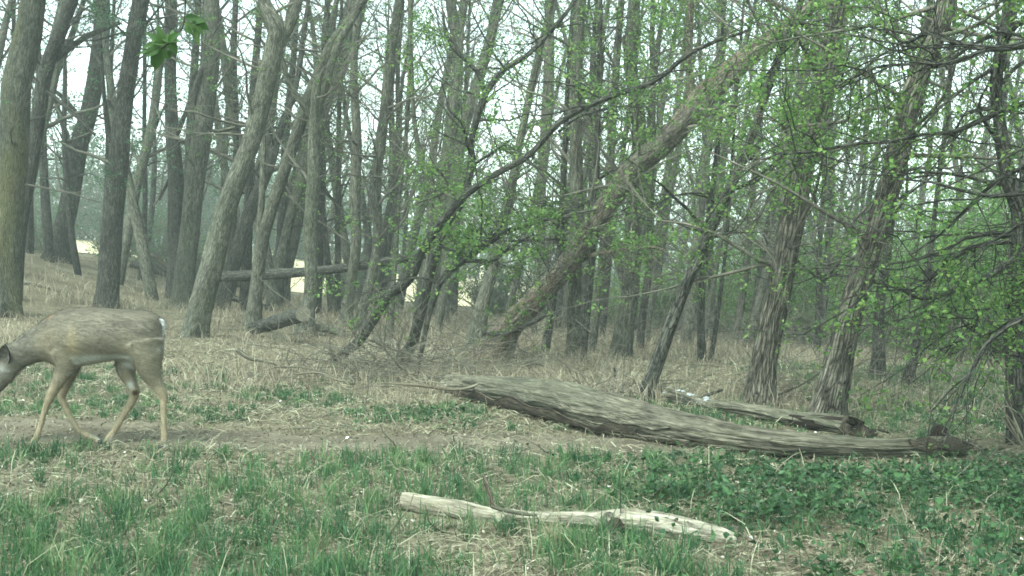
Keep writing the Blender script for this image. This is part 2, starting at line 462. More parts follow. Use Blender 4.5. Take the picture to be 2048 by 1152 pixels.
M['path'] = mat_ground("path_soil", [(0.33, (0.042, 0.037, 0.027)), (0.47, (0.092, 0.081, 0.058)), (0.6, (0.155, 0.138, 0.10)), (0.7, (0.215, 0.195, 0.145))], 2.0, 30.0)
M['field'] = mat_ground("dry_field", [(0.3, (0.30, 0.26, 0.16)), (0.5, (0.42, 0.37, 0.235)), (0.7, (0.52, 0.47, 0.32))], 0.3, 5.0)

# ------------------------------------------------------------------ ground, path, field
def grid_mesh(mb, X, Y, Z):
    n, m = X.shape
    i = np.arange(n - 1)[:, None] * m + np.arange(m - 1)[None, :]
    q = np.stack([i, i + 1, i + m + 1, i + m], -1)
    mb.add(np.stack([X, Y, Z], -1), q)

ys = np.concatenate([np.arange(-16, 3.5, 1.0), np.arange(3.5, 13, 0.07), np.arange(13, 30, 0.2), np.arange(30, 60, 0.7), np.geomspace(60, 420, 26)])
us = np.linspace(-1, 1, 181)
wd = np.maximum(11.0, 0.75 * ys + 4.0)
X = us[None, :] * wd[:, None]; Y = np.repeat(ys[:, None], len(us), 1)
mb = MB(); grid_mesh(mb, X, Y, ground_z(X, Y))
o = mb.build("ground", M['ground']); o["kind"] = "structure"

def path_y(x): return 7.8 - 0.15 * x + 0.12 * np.sin(x * 1.3)
def path_w(x): return 0.46 + 0.10 * np.sin(x * 2.1 + 1)
px_ = np.arange(-6.5, 2.3, 0.05); pv = np.linspace(-1, 1, 23)
PX = np.repeat(px_[:, None], len(pv), 1)
edge = 1 + 0.5 * (noise(PX * 3.0, np.sign(pv)[None, :] * 7 + 0 * PX) - 0.5)
PY = path_y(PX) + pv[None, :] * path_w(PX) * edge * smooth(2.35, 1.7, PX)
mb = MB(); grid_mesh(mb, PX, PY, ground_z(PX, PY) + 0.007 * (1 - np.abs(pv[None, :]) ** 3) + 0.0015)
o = mb.build("path", M['path']); o["kind"] = "structure"

fy = np.concatenate([np.arange(40, 70, 1.0), np.geomspace(70, 300, 20)]); fu = np.linspace(-1, 1, 60)
FX = (-0.33 + 0.39 * fu[None, :]) * fy[:, None]; FY = np.repeat(fy[:, None], 60, 1) + 1.5 * (noise(FX * 0.3, 2.0) - 0.5) * (np.arange(len(fy)) == 0)[:, None]
mb = MB(); grid_mesh(mb, FX, FY, ground_z(FX, FY) + 0.03)
o = mb.build("field", M['field']); o["kind"] = "structure"

HAZE = 0.0021
hm_, hn, hl = new_mat("air")
ho = hn.new("ShaderNodeOutputMaterial"); hv_ = hn.new("ShaderNodeVolumePrincipled")
hv_.inputs["Color"].default_value = (0.86, 0.94, 0.91, 1); hv_.inputs["Density"].default_value = HAZE
hl.new(hv_.outputs[0], ho.inputs["Volume"])
mb = MB(); x0, x1, y0, y1, z0, z1 = -430, 430, -40, 440, -5.0, 13.5
mb.add([(x0, y0, z0), (x1, y0, z0), (x1, y1, z0), (x0, y1, z0), (x0, y0, z1), (x1, y0, z1), (x1, y1, z1), (x0, y1, z1)],
       [(0, 3, 2, 1), (4, 5, 6, 7), (0, 1, 5, 4), (1, 2, 6, 5), (2, 3, 7, 6), (3, 0, 4, 7)]); mb.smooth = False
o = mb.build("haze", hm_, kind="stuff")

# ------------------------------------------------------------------ trees
def make_tree(name, label, poly, d=None, mat='grey', leaf=0.3, limbs=10, zr=(1.2, 5.5), tw=1.0, branches=(), sides=10, ring=0.25,
              amp=0.0, height=9.0, leafmat='leaf', limb_len=(0.7, 2.0), flare=1.3, tint=0.5, group=None, cat='tree', lsize=0.05, drift=0.0, bias=(0, 0), droop=0.0, top=True):
    if d is None: d = ground_hit(poly[0][0], poly[0][1])
    pts = []
    z0 = at(poly[0][0], poly[0][1], d)[2]
    for (px, py, w) in poly:
        p = at(px, py, d)
        p[1] += drift * (p[2] - z0)
        pts.append([*p, 0.5 * w * d / F])
    gz = float(ground_z(pts[0][0], pts[0][1]))
    if top:
        a, b = np.array(pts[-2]), np.array(pts[-1])
        dv = unit(b[:3] - a[:3]); q = b.copy(); rr = q[3]
        k = 0
        while q[2] < height and k < 8:
            dv = unit(dv + np.array([0, 0, 0.18]) + RNG.normal(0, 0.05, 3))
            q = q.copy(); q[:3] += dv * 1.3; q[3] = max(0.012, rr * (1 - 0.75 * (q[2] - b[2]) / max(0.5, height - b[2])))
            pts.append(list(q)); k += 1
    pts = np.array(pts)
    base = np.array([pts[0][0], pts[0][1], gz])
    dn = unit(pts[1, :3] - pts[0, :3])
    pts = np.vstack([np.append(pts[0, :3] - dn * max(0.12, pts[0, 2] - gz + 0.1), pts[0, 3]), pts])
    L = np.sum(np.linalg.norm(np.diff(pts[:, :3], axis=0), axis=1))
    S = spline(pts, max(8, int(L / ring)))
    S[:, 3] = np.maximum(S[:, 3], 0.004)
    if flare > 1: S[:, 3] *= 1 + (flare - 1) * np.exp(-np.maximum(S[:, 2] - gz, 0) / 0.22)
    if len(S) > 10:
        S[1:-1, :2] += (np.stack([noise(S[:, 2] * 1.1, base[0] * 7), noise(S[:, 2] * 1.1, base[1] * 5 + 50)], -1)[1:-1] - 0.5) * np.minimum(0.05, 0.5 * S[1:-1, 3:4])
    root = thing(name, label, cat, base, group)
    m = MB()
    log_tube(m, S, sides, bark_disp(base[0] * 3.1, amp, freq=max(4.0, 48 * float(np.max(S[:, 3]))), stretch=3.2, roots=0.55) if amp else bark_disp(base[0] * 3.1, 0.004, 3), True, tint)
    m.build("trunk", M[mat], root, base)
    for bi, br in enumerate(branches):
        bp, dd = br[0], br[1]
        n = len(bp)
        bs = spline([[*at(x, y, d + dd * i / (n - 1)), 0.5 * w * (d + dd * i / (n - 1)) / F] for i, (x, y, w) in enumerate(bp)], max(8, n * 4))
        bs[:, 3] = np.maximum(bs[:, 3], 0.003)
        m = MB(); log_tube(m, bs, 8, bark_disp(bi + 2.0, 0.002, 3), True, tint)
        m.build("branch", M[mat], root, base)
    # procedural limbs, twigs, leaves
    ms, ml = MB(), MB()
    ok = np.where((S[:, 2] > gz + zr[0]) & (S[:, 2] < gz + zr[1]))[0]
    src = [S[ok]] if len(ok) else []
    srcb = []
    for br in branches:
        bp, dd = br[0], br[1]; n = len(bp)
        bs = spline([[*at(x, y, d + dd * i / (n - 1)), 0.5 * w * (d + dd * i / (n - 1)) / F] for i, (x, y, w) in enumerate(bp)], n * 5)
        srcb.append(bs[len(bs) // 5:])
    L2s = []
    if src and limbs:
        s = src[0][RNG.integers(0, len(src[0]), limbs)]
        ph = RNG.random(limbs) * 2 * math.pi
        el = RNG.normal(0.45 - droop, 0.4, limbs)
        dv = np.stack([np.cos(ph) * np.cos(el) + bias[0], np.sin(ph) * np.cos(el) + bias[1], np.sin(el)], -1)
        Ls = RNG.uniform(limb_len[0], limb_len[1], limbs)
        P1 = grow(s[:, :3], dv, Ls, 8, 0.16, 0.05 - droop * 0.2)
        r0 = np.minimum(0.45 * s[:, 3], 0.008 + 0.009 * Ls)
        tubes(ms, P1, r0[:, None] * np.linspace(1, 0.15, 8)[None, :], 5, tint * 0.9)
        L2s.append((P1, Ls))
    st2, d2, l2 = [], [], []
    for P1, Ls in L2s:
        m2 = max(1, int(round(6 * tw)))
        for _ in range(m2):
            j = RNG.integers(2, 8, len(P1)); ii = np.arange(len(P1))
            st2.append(P1[ii, j]); tdir = unit(P1[ii, j] - P1[ii, j - 1])
            d2.append(unit(tdir * 0.8 + RNG.normal(0, 0.55, (len(P1), 3)))); l2.append(Ls * RNG.uniform(0.25, 0.6, len(P1)))
    for bs in srcb:
        m2 = max(3, int(len(bs) * 0.9 * tw))
        j = RNG.integers(1, len(bs), m2)
        st2.append(bs[j, :3]); tdir = unit(bs[j, :3] - bs[j - 1, :3])
        d2.append(unit(tdir * 0.6 + RNG.normal(0, 0.6, (m2, 3)) - np.array([0, 0, droop * 0.6]))); l2.append(RNG.uniform(0.25, 0.9, m2))
    if st2:
        st2, d2, l2 = np.vstack(st2), np.vstack(d2), np.concatenate(l2)
        kp = (fbm(st2[:, 0] * 0.9, st2[:, 1] * 0.9, st2[:, 2] * 0.9) > 0.46) | (RNG.random(len(st2)) < 0.35)
        st2, d2, l2 = st2[kp], d2[kp], l2[kp]
        P2 = grow(st2, d2, l2, 6, 0.22, -droop * 0.15)
        tubes(ms, P2, (0.0022 + 0.004 * np.minimum(l2, 1.0))[:, None] * np.linspace(1, 0.35, 6)[None, :], 4, tint)
        m3 = max(1, int(round(4 * tw)))
        n2 = len(P2)
        jj = RNG.integers(1, 6, n2 * m3); ii = np.repeat(np.arange(n2), m3)
        s3 = P2[ii, jj]; t3 = unit(P2[ii, jj] - P2[ii, jj - 1])
        d3 = unit(t3 + RNG.normal(0, 0.6, (len(s3), 3)))
        l3 = RNG.uniform(0.12, 0.38, len(s3))
        P3 = grow(s3, d3, l3, 4, 0.25, 0.02)
        tubes(ms, P3, np.full((len(s3), 1), 0.0019 if d < 14 else 0.0026) * np.linspace(1, 0.55, 4)[None, :], 3, tint * 1.1)
        if leaf > 0:
            tips = np.vstack([P3[:, -1], P3[:, 2], P2[:, -1]])
            tips = tips[RNG.random(len(tips)) < leaf * 0.42 * (0.12 + 1.5 * (fbm(tips[:, 0] * 1.5, tips[:, 1] * 1.5, tips[:, 2] * 1.5) > 0.5))]
            leaves(ml, tips, 8, lsize * RNG.uniform(0.75, 0.95), 0.026)
    if ms.n: ms.build("twigs", M['twig'] if mat != 'dark' else M['dark'], root, base, kind="stuff")
    if ml.n:
        ml.smooth = False
        ml.build("crown", M[leafmat], root, base, kind="stuff")
    return root

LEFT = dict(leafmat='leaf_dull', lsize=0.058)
# --- left group
make_tree("leaning_tree", "stout yellow-green lichened tree at the left edge, nearest trunk behind the deer's neck",
    [(6, 632, 62), (12, 560, 54), (20, 412, 54), (31, 290, 56), (38, 164, 56), (61, 32, 49), (68, 0, 47)], mat='lichen', tint=0.3, leaf=0.22, limbs=8, sides=26, ring=0.1, amp=0.012, flare=1.15, **LEFT)
make_tree("slim_tree", "dark slim tree just right of the lichened left edge trunk, many thin crossing branches",
    [(28, 610, 26), (40, 480, 24), (62, 330, 26), (85, 170, 30), (112, 90, 30), (135, 30, 26)], d=20.5, mat='dark', leaf=1.10, limbs=16, branches=[([(95, 130, 14), (170, 75, 12), (240, 45, 8)], 0.3), ([(80, 170, 8), (150, 230, 7), (190, 270, 5)], -0.4)], **LEFT)
make_tree("leaning_tree", "dark leaning tree with a broad foot on the bank at far left",
    [(112, 522, 52), (124, 470, 42), (137, 420, 38), (155, 300, 36), (178, 230, 34), (196, 125, 33), (205, 30, 30)], mat='dark', leaf=1.10, limbs=22, flare=1.25, sides=14,
    branches=[([(150, 330, 12), (110, 200, 10), (85, 140, 6)], 0.3), ([(172, 250, 10), (120, 190, 8), (70, 160, 5)], -0.4)], zr=(1.5, 6.5), **LEFT)
make_tree("slim_tree", "slender tilted dark tree seen between the lichened trunk and the broad footed one",
    [(56, 520, 16), (67, 290, 14), (110, 160, 14), (148, 60, 12)], d=30, mat='dark', leaf=1.10, limbs=16, tw=1.2, zr=(2, 6.5), **LEFT)
make_tree("straight_tree", "straight dark tree rising directly behind the deer's back",
    [(215, 616, 47), (217, 580, 44), (224, 460, 42), (234, 340, 40), (248, 220, 34), (267, 100, 32), (277, 30, 32)], mat='dark', leaf=0.77, limbs=14, sides=20, ring=0.14, amp=0.01, flare=1.05,
    branches=[([(229, 330, 12), (215, 260, 10), (205, 150, 8), (200, 60, 6)], 0.3), ([(232, 230, 8), (215, 200, 6)], 0)], **LEFT)
make_tree("slim_tree", "thin pole-like tree in the bright gap right of the straight dark tree",
    [(283, 545, 12), (290, 400, 10), (288, 290, 9), (289, 160, 8), (290, 30, 7)], d=30, mat='dark', leaf=0.77, limbs=8, zr=(2, 6), branches=[([(291, 330, 8), (310, 260, 6), (330, 210, 4)], 0), ([(290, 300, 6), (304, 200, 4), (312, 120, 3)], 0)], **LEFT)
make_tree("forked_tree", "grey upright tree with a slanting fork, right of the straight dark tree",
    [(352, 566, 40), (352, 510, 36), (353, 365, 32), (346, 270, 28), (341, 150, 24), (342, 30, 24)], d=26, mat='dark', leaf=0.77, limbs=12, zr=(1.5, 6), branches=[([(354, 270, 10), (375, 215, 9), (402, 140, 7), (425, 80, 5)], 0.3), ([(352, 330, 8), (318, 400, 6)], 0)], **LEFT)
make_tree("tall_tree", "tall grey tree standing tight against the left of the big pale leaning trunk",
    [(360, 616, 44), (368, 579, 40), (382, 435, 37), (397, 316, 38), (411, 197, 38), (423, 100, 34), (424, 32, 30)], mat='grey', tint=0.3, leaf=0.55, limbs=10, sides=20, ring=0.14, amp=0.011, flare=1.08,
    branches=[([(400, 330, 16), (385, 210, 14), (405, 130, 8)], -0.2)], zr=(2.2, 6), **LEFT)
make_tree("leaning_tree", "big pale leaning trunk that forks near the top, rooted just right of the deer's rump",
    [(385, 674, 55), (398, 625, 50), (412, 579, 48), (444, 460, 43), (472, 364, 38), (503, 269, 36), (530, 173, 36), (550, 90, 34), (556, 60, 32), (536, 20, 22), (520, -20, 18)], mat='grey', leaf=0.3, limbs=9, sides=24, ring=0.1, amp=0.011, flare=1.08, tint=0.62,
    branches=[([(552, 95, 24), (572, 65, 22), (588, 25, 22), (600, -15, 20)], 0.1), ([(470, 255, 7), (430, 262, 6), (405, 240, 4)], -0.3)], zr=(2.2, 6), lsize=0.045)
make_tree("leaning_tree", "slender leaning tree left of the sawn log, crossing the pale forked top",
    [(502, 660, 32), (512, 580, 27), (526, 480, 26), (538, 436, 25), (567, 340, 24), (591, 269, 23), (610, 211, 22), (640, 140, 23), (667, 82, 20), (705, 32, 18)], mat='grey', tint=0.4, leaf=0.35, limbs=10, sides=14, ring=0.15, amp=0.007,
    branches=[([(516, 500, 16), (525, 365, 13), (526, 240, 10), (520, 120, 8)], 0.4)], zr=(2, 6))
make_tree("leaning_tree", "dark leaning tree half hidden behind the slender trunk left of the cut log",
    [(452, 575, 32), (470, 520, 30), (495, 436, 28), (538, 340, 22), (557, 269, 17), (590, 180, 12), (605, 90, 10)], d=23, mat='dark', tint=0.7, leaf=0.3, limbs=12, zr=(2, 6))
make_tree("thick_tree", "thick dark leaning tree behind the back fallen trunk, widest trunk above the cut log",
    [(550, 608, 52), (560, 560, 47), (577, 484, 44), (591, 412, 41), (612, 326, 40), (640, 220, 42), (668, 140, 44), (690, 80, 46), (705, 32, 46)], mat='grey', tint=0.28, leaf=0.3, limbs=12, sides=20, ring=0.14, amp=0.01, flare=1.12, zr=(2.5, 7))
make_tree("upright_tree", "upright pale brown tree directly behind the round cut face, with a crooked left branch",
    [(608, 664, 32), (614, 620, 27), (620, 570, 25), (622, 460, 27), (628, 355, 25), (629, 269, 23), (630, 190, 18), (637, 150, 9)], d=17.6, mat='grey', tint=0.75, leaf=0.45, limbs=9, sides=20, ring=0.1, amp=0.008,
    branches=[([(622, 235, 14), (603, 205, 13), (577, 165, 12), (562, 111, 11), (543, 59, 10), (525, 28, 9)], -0.3), ([(626, 240, 18), (650, 170, 17), (675, 90, 15), (705, 40, 13)], 0.2)], zr=(2, 5), top=False)
make_tree("crooked_tree", "thin dark crooked tree leaning left, just right of the upright brown trunk",
    [(664, 600, 18), (653, 484, 14), (645, 412, 12), (640, 340, 10), (648, 250, 8), (655, 180, 6)], d=24, mat='dark', leaf=0.5, limbs=10)
make_tree("slim_tree", "very thin vertical tree two trunks right of the upright brown one",
    [(675, 600, 14), (676, 500, 12), (676, 412, 11), (678, 220, 9), (682, 60, 7)], d=25, mat='dark', leaf=0.5, limbs=10)
make_tree("slim_tree", "slim grey tree, left one of the pair by the brush pile's dark stem",
    [(690, 652, 22), (700, 580, 22), (712, 500, 21), (708, 400, 22), (712, 280, 20), (708, 160, 16), (715, 40, 14)], mat='grey', leaf=0.5, limbs=10, tint=0.4)
make_tree("slim_tree", "slim grey tree rising beside the dark leaning stem of the brush pile",
    [(718, 668, 24), (728, 610, 20), (741, 560, 20), (754, 480, 19), (752, 380, 19), (765, 280, 19), (772, 190, 19), (780, 110, 19), (793, 30, 18)], mat='grey', leaf=0.7, limbs=16, tw=1.1, tint=0.42,
    branches=[([(768, 265, 6), (790, 290, 6), (815, 315, 5), (835, 350, 5), (850, 385, 5)], -0.5)])
make_tree("slim_tree", "thin grey sapling-like tree standing alone left of the wide gap to the sunlit field",
    [(780, 674, 11), (784, 600, 10), (790, 500, 9), (800, 380, 9), (815, 240, 8), (822, 80, 6)], mat='grey', leaf=0.7, limbs=14, tint=0.5)
make_tree("slim_tree", "thin grey sapling slanting right in front of the sunlit field gap",
    [(876, 670, 9), (890, 600, 8), (905, 520, 8), (915, 430, 7), (935, 330, 6)], mat='grey', leaf=0.6, limbs=8, tint=0.6)
make_tree("slim_tree", "thin crooked tree whose upper stem forks in the pale gap above the brush pile",
    [(845, 640, 16), (850, 560, 15), (862, 470, 15), (858, 400, 15), (852, 350, 13), (836, 290, 11), (826, 200, 9), (820, 60, 8)], d=21, mat='grey', leaf=0.6, limbs=14, tint=0.4, branches=[([(858, 360, 9), (872, 335, 7), (888, 315, 5)], 0)])

# --- the bent, leaning stems of the brush pile
make_tree("bent_tree", "long dark stem leaning far right out of the brush pile, arching upward",
    [(664, 726, 17), (694, 702, 18), (720, 680, 19), (745, 643, 21), (778, 594, 22), (825, 553, 21), (850, 503, 18), (896, 440, 15), (945, 390, 13), (1000, 356, 12), (1055, 326, 11), (1117, 264, 10), (1194, 226, 10), (1280, 197, 9), (1351, 145, 7), (1447, 111, 5)],
    d=13.2, mat='dark', tint=0.62, leaf=1.0, limbs=18, tw=1.0, sides=12, ring=0.12, flare=1.0, zr=(1.0, 4.4), drift=-0.45, droop=0.25, limb_len=(0.5, 1.3), top=False,
    branches=[([(1117, 264, 7), (1160, 232, 6), (1230, 215, 4), (1300, 205, 3)], -0.3), ([(800, 568, 14), (770, 590, 14), (742, 604, 13)], -0.1)])
make_tree("bent_tree", "curving dark stem from the brush pile that forks against the sky",
    [(797, 722, 20), (818, 700, 22), (830, 672, 20), (838, 631, 22), (848, 600, 20), (862, 540, 18), (895, 450, 16), (930, 397, 15), (945, 320, 15), (942, 290, 13), (958, 235, 14), (974, 190, 13), (1012, 145, 12), (1060, 116, 10), (1122, 49, 8), (1150, 10, 6)],
    d=13.6, mat='dark', tint=0.62, leaf=1.0, limbs=18, sides=12, ring=0.12, flare=1.0, drift=-0.1, top=False, zr=(1.2, 4.8), limb_len=(0.5, 1.4),
    branches=[([(972, 195, 10), (955, 145, 9), (912, 102, 8), (893, 68, 7), (885, 20, 5)], 0.3), ([(945, 330, 6), (985, 305, 5), (1020, 280, 4)], -0.2)])
make_tree("bent_tree", "low dark forked stem reaching right, through leaves left of the huge leaning trunk",
    [(845, 690, 10), (862, 610, 12), (885, 555, 13), (912, 530, 14), (960, 498, 14), (998, 469, 12), (1050, 450, 9), (1108, 436, 8), (1179, 402, 5)],
    d=12.6, mat='dark', tint=0.6, leaf=1.05, limbs=18, flare=1.0, top=False, zr=(0.9, 3.0), limb_len=(0.4, 1.1), tw=1.1, droop=0.2, branches=[([(930, 522, 10), (985, 520, 9), (1020, 495, 7), (1065, 470, 4)], -0.3)])

# --- centre
make_tree("leaning_tree", "stout pale grey tree with a leaning foot just left of the huge leaning trunk",
    [(952, 690, 36), (960, 640, 31), (968, 600, 28), (985, 540, 25), (1000, 470, 20), (1020, 380, 16)], d=17, mat='grey', tint=0.6, leaf=0.6, limbs=14, sides=16, ring=0.14, amp=0.008)
make_tree("huge_leaning_tree", "huge brown trunk leaning far right across the middle of the wood",
    [(978, 718, 62), (1000, 680, 52), (1023, 646, 47), (1070, 602, 43), (1107, 562, 41), (1142, 520, 40), (1200, 432, 42), (1256, 350, 42), (1327, 285, 43), (1380, 225, 46), (1413, 187, 46), (1472, 135, 40), (1534, 87, 32), (1591, 40, 25), (1650, -10, 20)],
    mat='brown', tint=0.85, leaf=1.15, limbs=30, sides=30, ring=0.09, amp=0.011, flare=1.3, zr=(1.2, 5), tw=1.1, drift=-0.15, droop=0.2,
    branches=[([(1128, 540, 16), (1180, 512, 11), (1230, 503, 8), (1290, 494, 7), (1325, 500, 6), (1345, 520, 4), (1360, 545, 3)], -1.2), ([(1380, 235, 26), (1382, 190, 18), (1378, 120, 15), (1380, 30, 14), (1381, -20, 13)], 0.05), ([(1090, 575, 6), (1055, 615, 8), (1020, 650, 8)], -0.5)])
make_tree("forked_tree", "left one of two close pale parallel trunks in the central sky gap",
    [(868, 606, 26), (873, 520, 25), (884, 400, 24), (902, 300, 24), (912, 200, 25), (915, 100, 24), (905, 30, 22)], d=26, mat='grey', tint=0.62, leaf=0.5, limbs=16, zr=(1.5, 7), limb_len=(1, 2.5))
make_tree("forked_tree", "right one of two close pale parallel trunks in the central sky gap",
    [(886, 612, 24), (896, 500, 23), (908, 380, 22), (930, 250, 23), (956, 160, 22), (980, 80, 21), (992, 20, 20)], d=25, mat='grey', tint=0.65, leaf=0.55, limbs=16, zr=(1.5, 7), limb_len=(1, 2.5))
for (poly, d, mt, lb, tn) in [
    ([(1088, 712, 17), (1098, 650, 16), (1105, 590, 16), (1118, 500, 14), (1125, 380, 12), (1135, 200, 10)], None, 'dark', "dark slim tree at the right foot of the huge leaning trunk", 0.6),
    ([(1145, 722, 30), (1148, 650, 28), (1151, 536, 27), (1155, 400, 26), (1150, 250, 24), (1160, 60, 22)], None, 'grey', "straight grey tree right of the huge leaning trunk, broader than its close neighbours", 0.33),
    ([(1165, 724, 13), (1176, 620, 13), (1186, 500, 12), (1192, 350, 12), (1198, 150, 10)], None, 'dark', "very slim dark tree squeezed against the broad straight grey one", 0.6),
    ([(1184, 702, 18), (1194, 610, 18), (1204, 520, 17), (1218, 380, 16), (1228, 200, 15), (1240, 40, 13)], None, 'grey', "slim grey tree third to the right of the huge leaning trunk's foot", 0.3),
    ([(1242, 718, 46), (1250, 660, 39), (1258, 590, 36), (1264, 500, 34), (1270, 380, 30), (1280, 250, 27), (1262, 120, 26), (1268, 30, 24)], None, 'grey', "wide rough-footed tree in the grass behind the middle of the big fallen log", 0.36),
    ([(1279, 700, 14), (1290, 600, 14), (1300, 500, 14), (1302, 380, 13), (1306, 200, 11)], 19, 'dark', "dark narrow tree right of the wide rough-footed one", 0.55),
    ([(1293, 676, 16), (1302, 590, 16), (1312, 500, 15), (1330, 380, 13), (1350, 250, 11)], 24, 'grey', "slanting slim tree behind the thin dark leaning trunk's upper left", 0.3),
    ([(1372, 690, 24), (1380, 620, 22), (1388, 540, 21), (1400, 420, 18), (1415, 300, 15)], 22, 'grey', "grey tree partly hidden behind the thin dark leaning trunk", 0.3),
    ([(1404, 724, 17), (1402, 650, 14), (1408, 540, 14), (1420, 430, 11)], None, 'dark', "dark short-looking stem of the close pair right of the thin dark leaning trunk, left one", 0.5),
    ([(1420, 726, 9), (1430, 670, 9), (1438, 610, 8), (1452, 500, 7), (1460, 380, 6)], None, 'dark', "thinner right stem of the close pair right of the thin dark leaning trunk", 0.5),
    ([(1466, 690, 16), (1480, 620, 16), (1492, 540, 15), (1502, 420, 13), (1520, 250, 11)], 26, 'grey', "slim tree left of the first furrowed trunk, against the white gap", 0.3),
    ([(1066, 700, 12), (1070, 620, 11), (1075, 500, 11), (1085, 350, 20), (1095, 195, 22), (1098, 40, 20)], 22, 'grey', "tall grey tree rising out of the leafy tangle above the huge leaning trunk's foot", 0.55)]:
    make_tree("slim_tree" if poly[0][2] < 25 else "straight_tree", lb, poly, d=d, mat=mt, tint=tn, leaf=0.6, limbs=14, sides=14, ring=0.16, amp=0.006, flare=1.15)

make_tree("leaning_tree", "thin dark leaning trunk standing right behind the middle of the big fallen log",
    [(1289, 806, 29), (1304, 760, 27), (1318, 719, 26), (1344, 639, 25), (1369, 573, 23), (1402, 502, 21), (1438, 421, 20), (1481, 331, 18), (1510, 254, 17), (1529, 197, 16), (1558, 116, 15), (1586, 44, 14), (1605, -10, 13)],
    mat='dark', tint=0.8, leaf=0.75, limbs=11, sides=18, ring=0.07, amp=0.004, flare=1.12, zr=(1.1, 4), limb_len=(0.5, 1.4), lsize=0.042, droop=0.1)

# --- right: the two furrowed trunks and the edge tree
make_tree("furrowed_tree", "tall furrowed trunk leaning right, first of the two rough ones behind the hollow log",
    [(1524, 812, 60), (1528, 760, 54), (1532, 719, 50), (1544, 637, 48), (1559, 570, 47), (1571, 507, 46), (1591, 412, 45), (1610, 316, 42), (1639, 221, 40), (1663, 125, 38), (1677, 30, 35)],
    mat='furrow', tint=0.45, leaf=1.6, limbs=26, sides=56, ring=0.035, amp=0.008, flare=1.1, zr=(1.1, 4.2), lsize=0.042, limb_len=(0.6, 1.7), droop=0.15,
    branches=[([(1588, 335, 6), (1545, 385, 6), (1520, 430, 5), (1500, 470, 4)], -0.4)])
make_tree("furrowed_tree", "furrowed trunk leaning further right, second rough one, above the hollow log's open end",
    [(1652, 840, 74), (1660, 800, 64), (1673, 754, 58), (1692, 676, 54), (1716, 598, 49), (1744, 507, 44), (1777, 388, 42), (1796, 316, 41), (1820, 211, 40), (1849, 125, 38), (1877, 59, 36), (1890, 10, 34)],
    mat='furrow', tint=0.55, leaf=1.6, limbs=26, sides=60, ring=0.03, amp=0.008, flare=1.08, zr=(1.2, 4.0), lsize=0.04, limb_len=(0.6, 1.6), droop=0.15,
    branches=[([(1752, 395, 5), (1710, 440, 5), (1690, 480, 4)], -0.3), ([(1800, 300, 7), (1830, 275, 6), (1822, 290, 4)], -0.3)])
make_tree("dark_tree", "dark crooked tree at the right edge with a forked middle and drooping dead limbs",
    [(2038, 888, 44), (2034, 773, 40), (2028, 656, 36), (2034, 540, 34), (2040, 436, 30), (2016, 355, 28), (2002, 269, 24), (1992, 173, 22), (2006, 78, 20), (2016, 10, 18)],
    mat='dark', tint=0.45, leaf=1.0, limbs=22, sides=30, ring=0.06, amp=0.008, flare=1.15, zr=(0.9, 3.4), lsize=0.038, limb_len=(0.5, 1.4), droop=0.35,
    branches=[([(2036, 512, 16), (2004, 535, 14), (1970, 555, 13), (1923, 574, 12), (1880, 592, 9), (1837, 596, 7), (1794, 576, 6), (1747, 572, 4)], -0.8),
              ([(1880, 592, 5), (1850, 610, 4), (1818, 626, 3)], -1.0),
              ([(2030, 560, 9), (1989, 605, 9), (1954, 633, 9), (1953, 656, 7), (1966, 682, 4)], -0.9),
              ([(1972, 620, 5), (1980, 650, 4), (1975, 700, 3)], -1.0),
              ([(2030, 400, 12), (2050, 340, 11), (2075, 290, 9)], 0.2)])
make_tree("overhanging_tree", "dark tree off the right edge, long leafy limbs hanging across both furrowed trunks",
    [(2210, 1010, 60), (2200, 700, 52), (2190, 400, 46), (2185, 100, 40), (2180, -100, 36)], d=6.4, mat='dark', tint=0.5, leaf=0.8, limbs=18, sides=20, zr=(0.9, 3.2), lsize=0.036, limb_len=(0.4, 1.3), droop=0.3, bias=(-0.8, 0.1), tw=1.1, height=6,
    branches=[([(2190, 170, 20), (2048, 207, 13), (1963, 240, 11), (1906, 264, 9), (1844, 269, 8), (1782, 283, 8), (1706, 288, 7), (1639, 302, 6), (1577, 307, 4), (1548, 305, 3)], 1.2),
              ([(2185, 60, 20), (2048, 90, 15), (1973, 97, 12), (1901, 82, 9), (1858, 66, 7), (1811, 85, 5), (1772, 61, 4)], 0.8),
              ([(1973, 97, 8), (1901, 125, 7), (1830, 128, 6), (1758, 133, 5), (1710, 154, 4), (1677, 164, 3)], 1.2),
              ([(2190, 300, 16), (2060, 330, 10), (1985, 370, 8), (1930, 420, 6), (1880, 470, 5), (1820, 510, 4)], 0.8),
              ([(2195, 420, 14), (2080, 430, 9), (1990, 480, 7), (1930, 500, 5), (1860, 560, 4)], 0.6)])
for (poly, d, mt, lb, tn) in [
    ([(1752, 762, 32), (1756, 690, 24), (1758, 617, 21), (1772, 520, 18), (1790, 400, 14)], None, 'dark', "dark tree in the green undergrowth just right of the second furrowed trunk", 0.6),
    ([(1816, 775, 22), (1825, 727, 18), (1840, 650, 14), (1856, 560, 11), (1870, 430, 9)], None, 'dark', "small leaning tree stem at the edge of the green clearing", 0.7),
    ([(1634, 720, 14), (1638, 600, 12), (1640, 480, 10), (1650, 330, 8)], 18, 'dark', "thin dark stem in the leafy gap between the two furrowed trunks", 0.5)]:
    make_tree("slim_tree", lb, poly, d=d, mat=mt, tint=tn, leaf=0.8, limbs=18, sides=12, ring=0.18, zr=(0.8, 5))

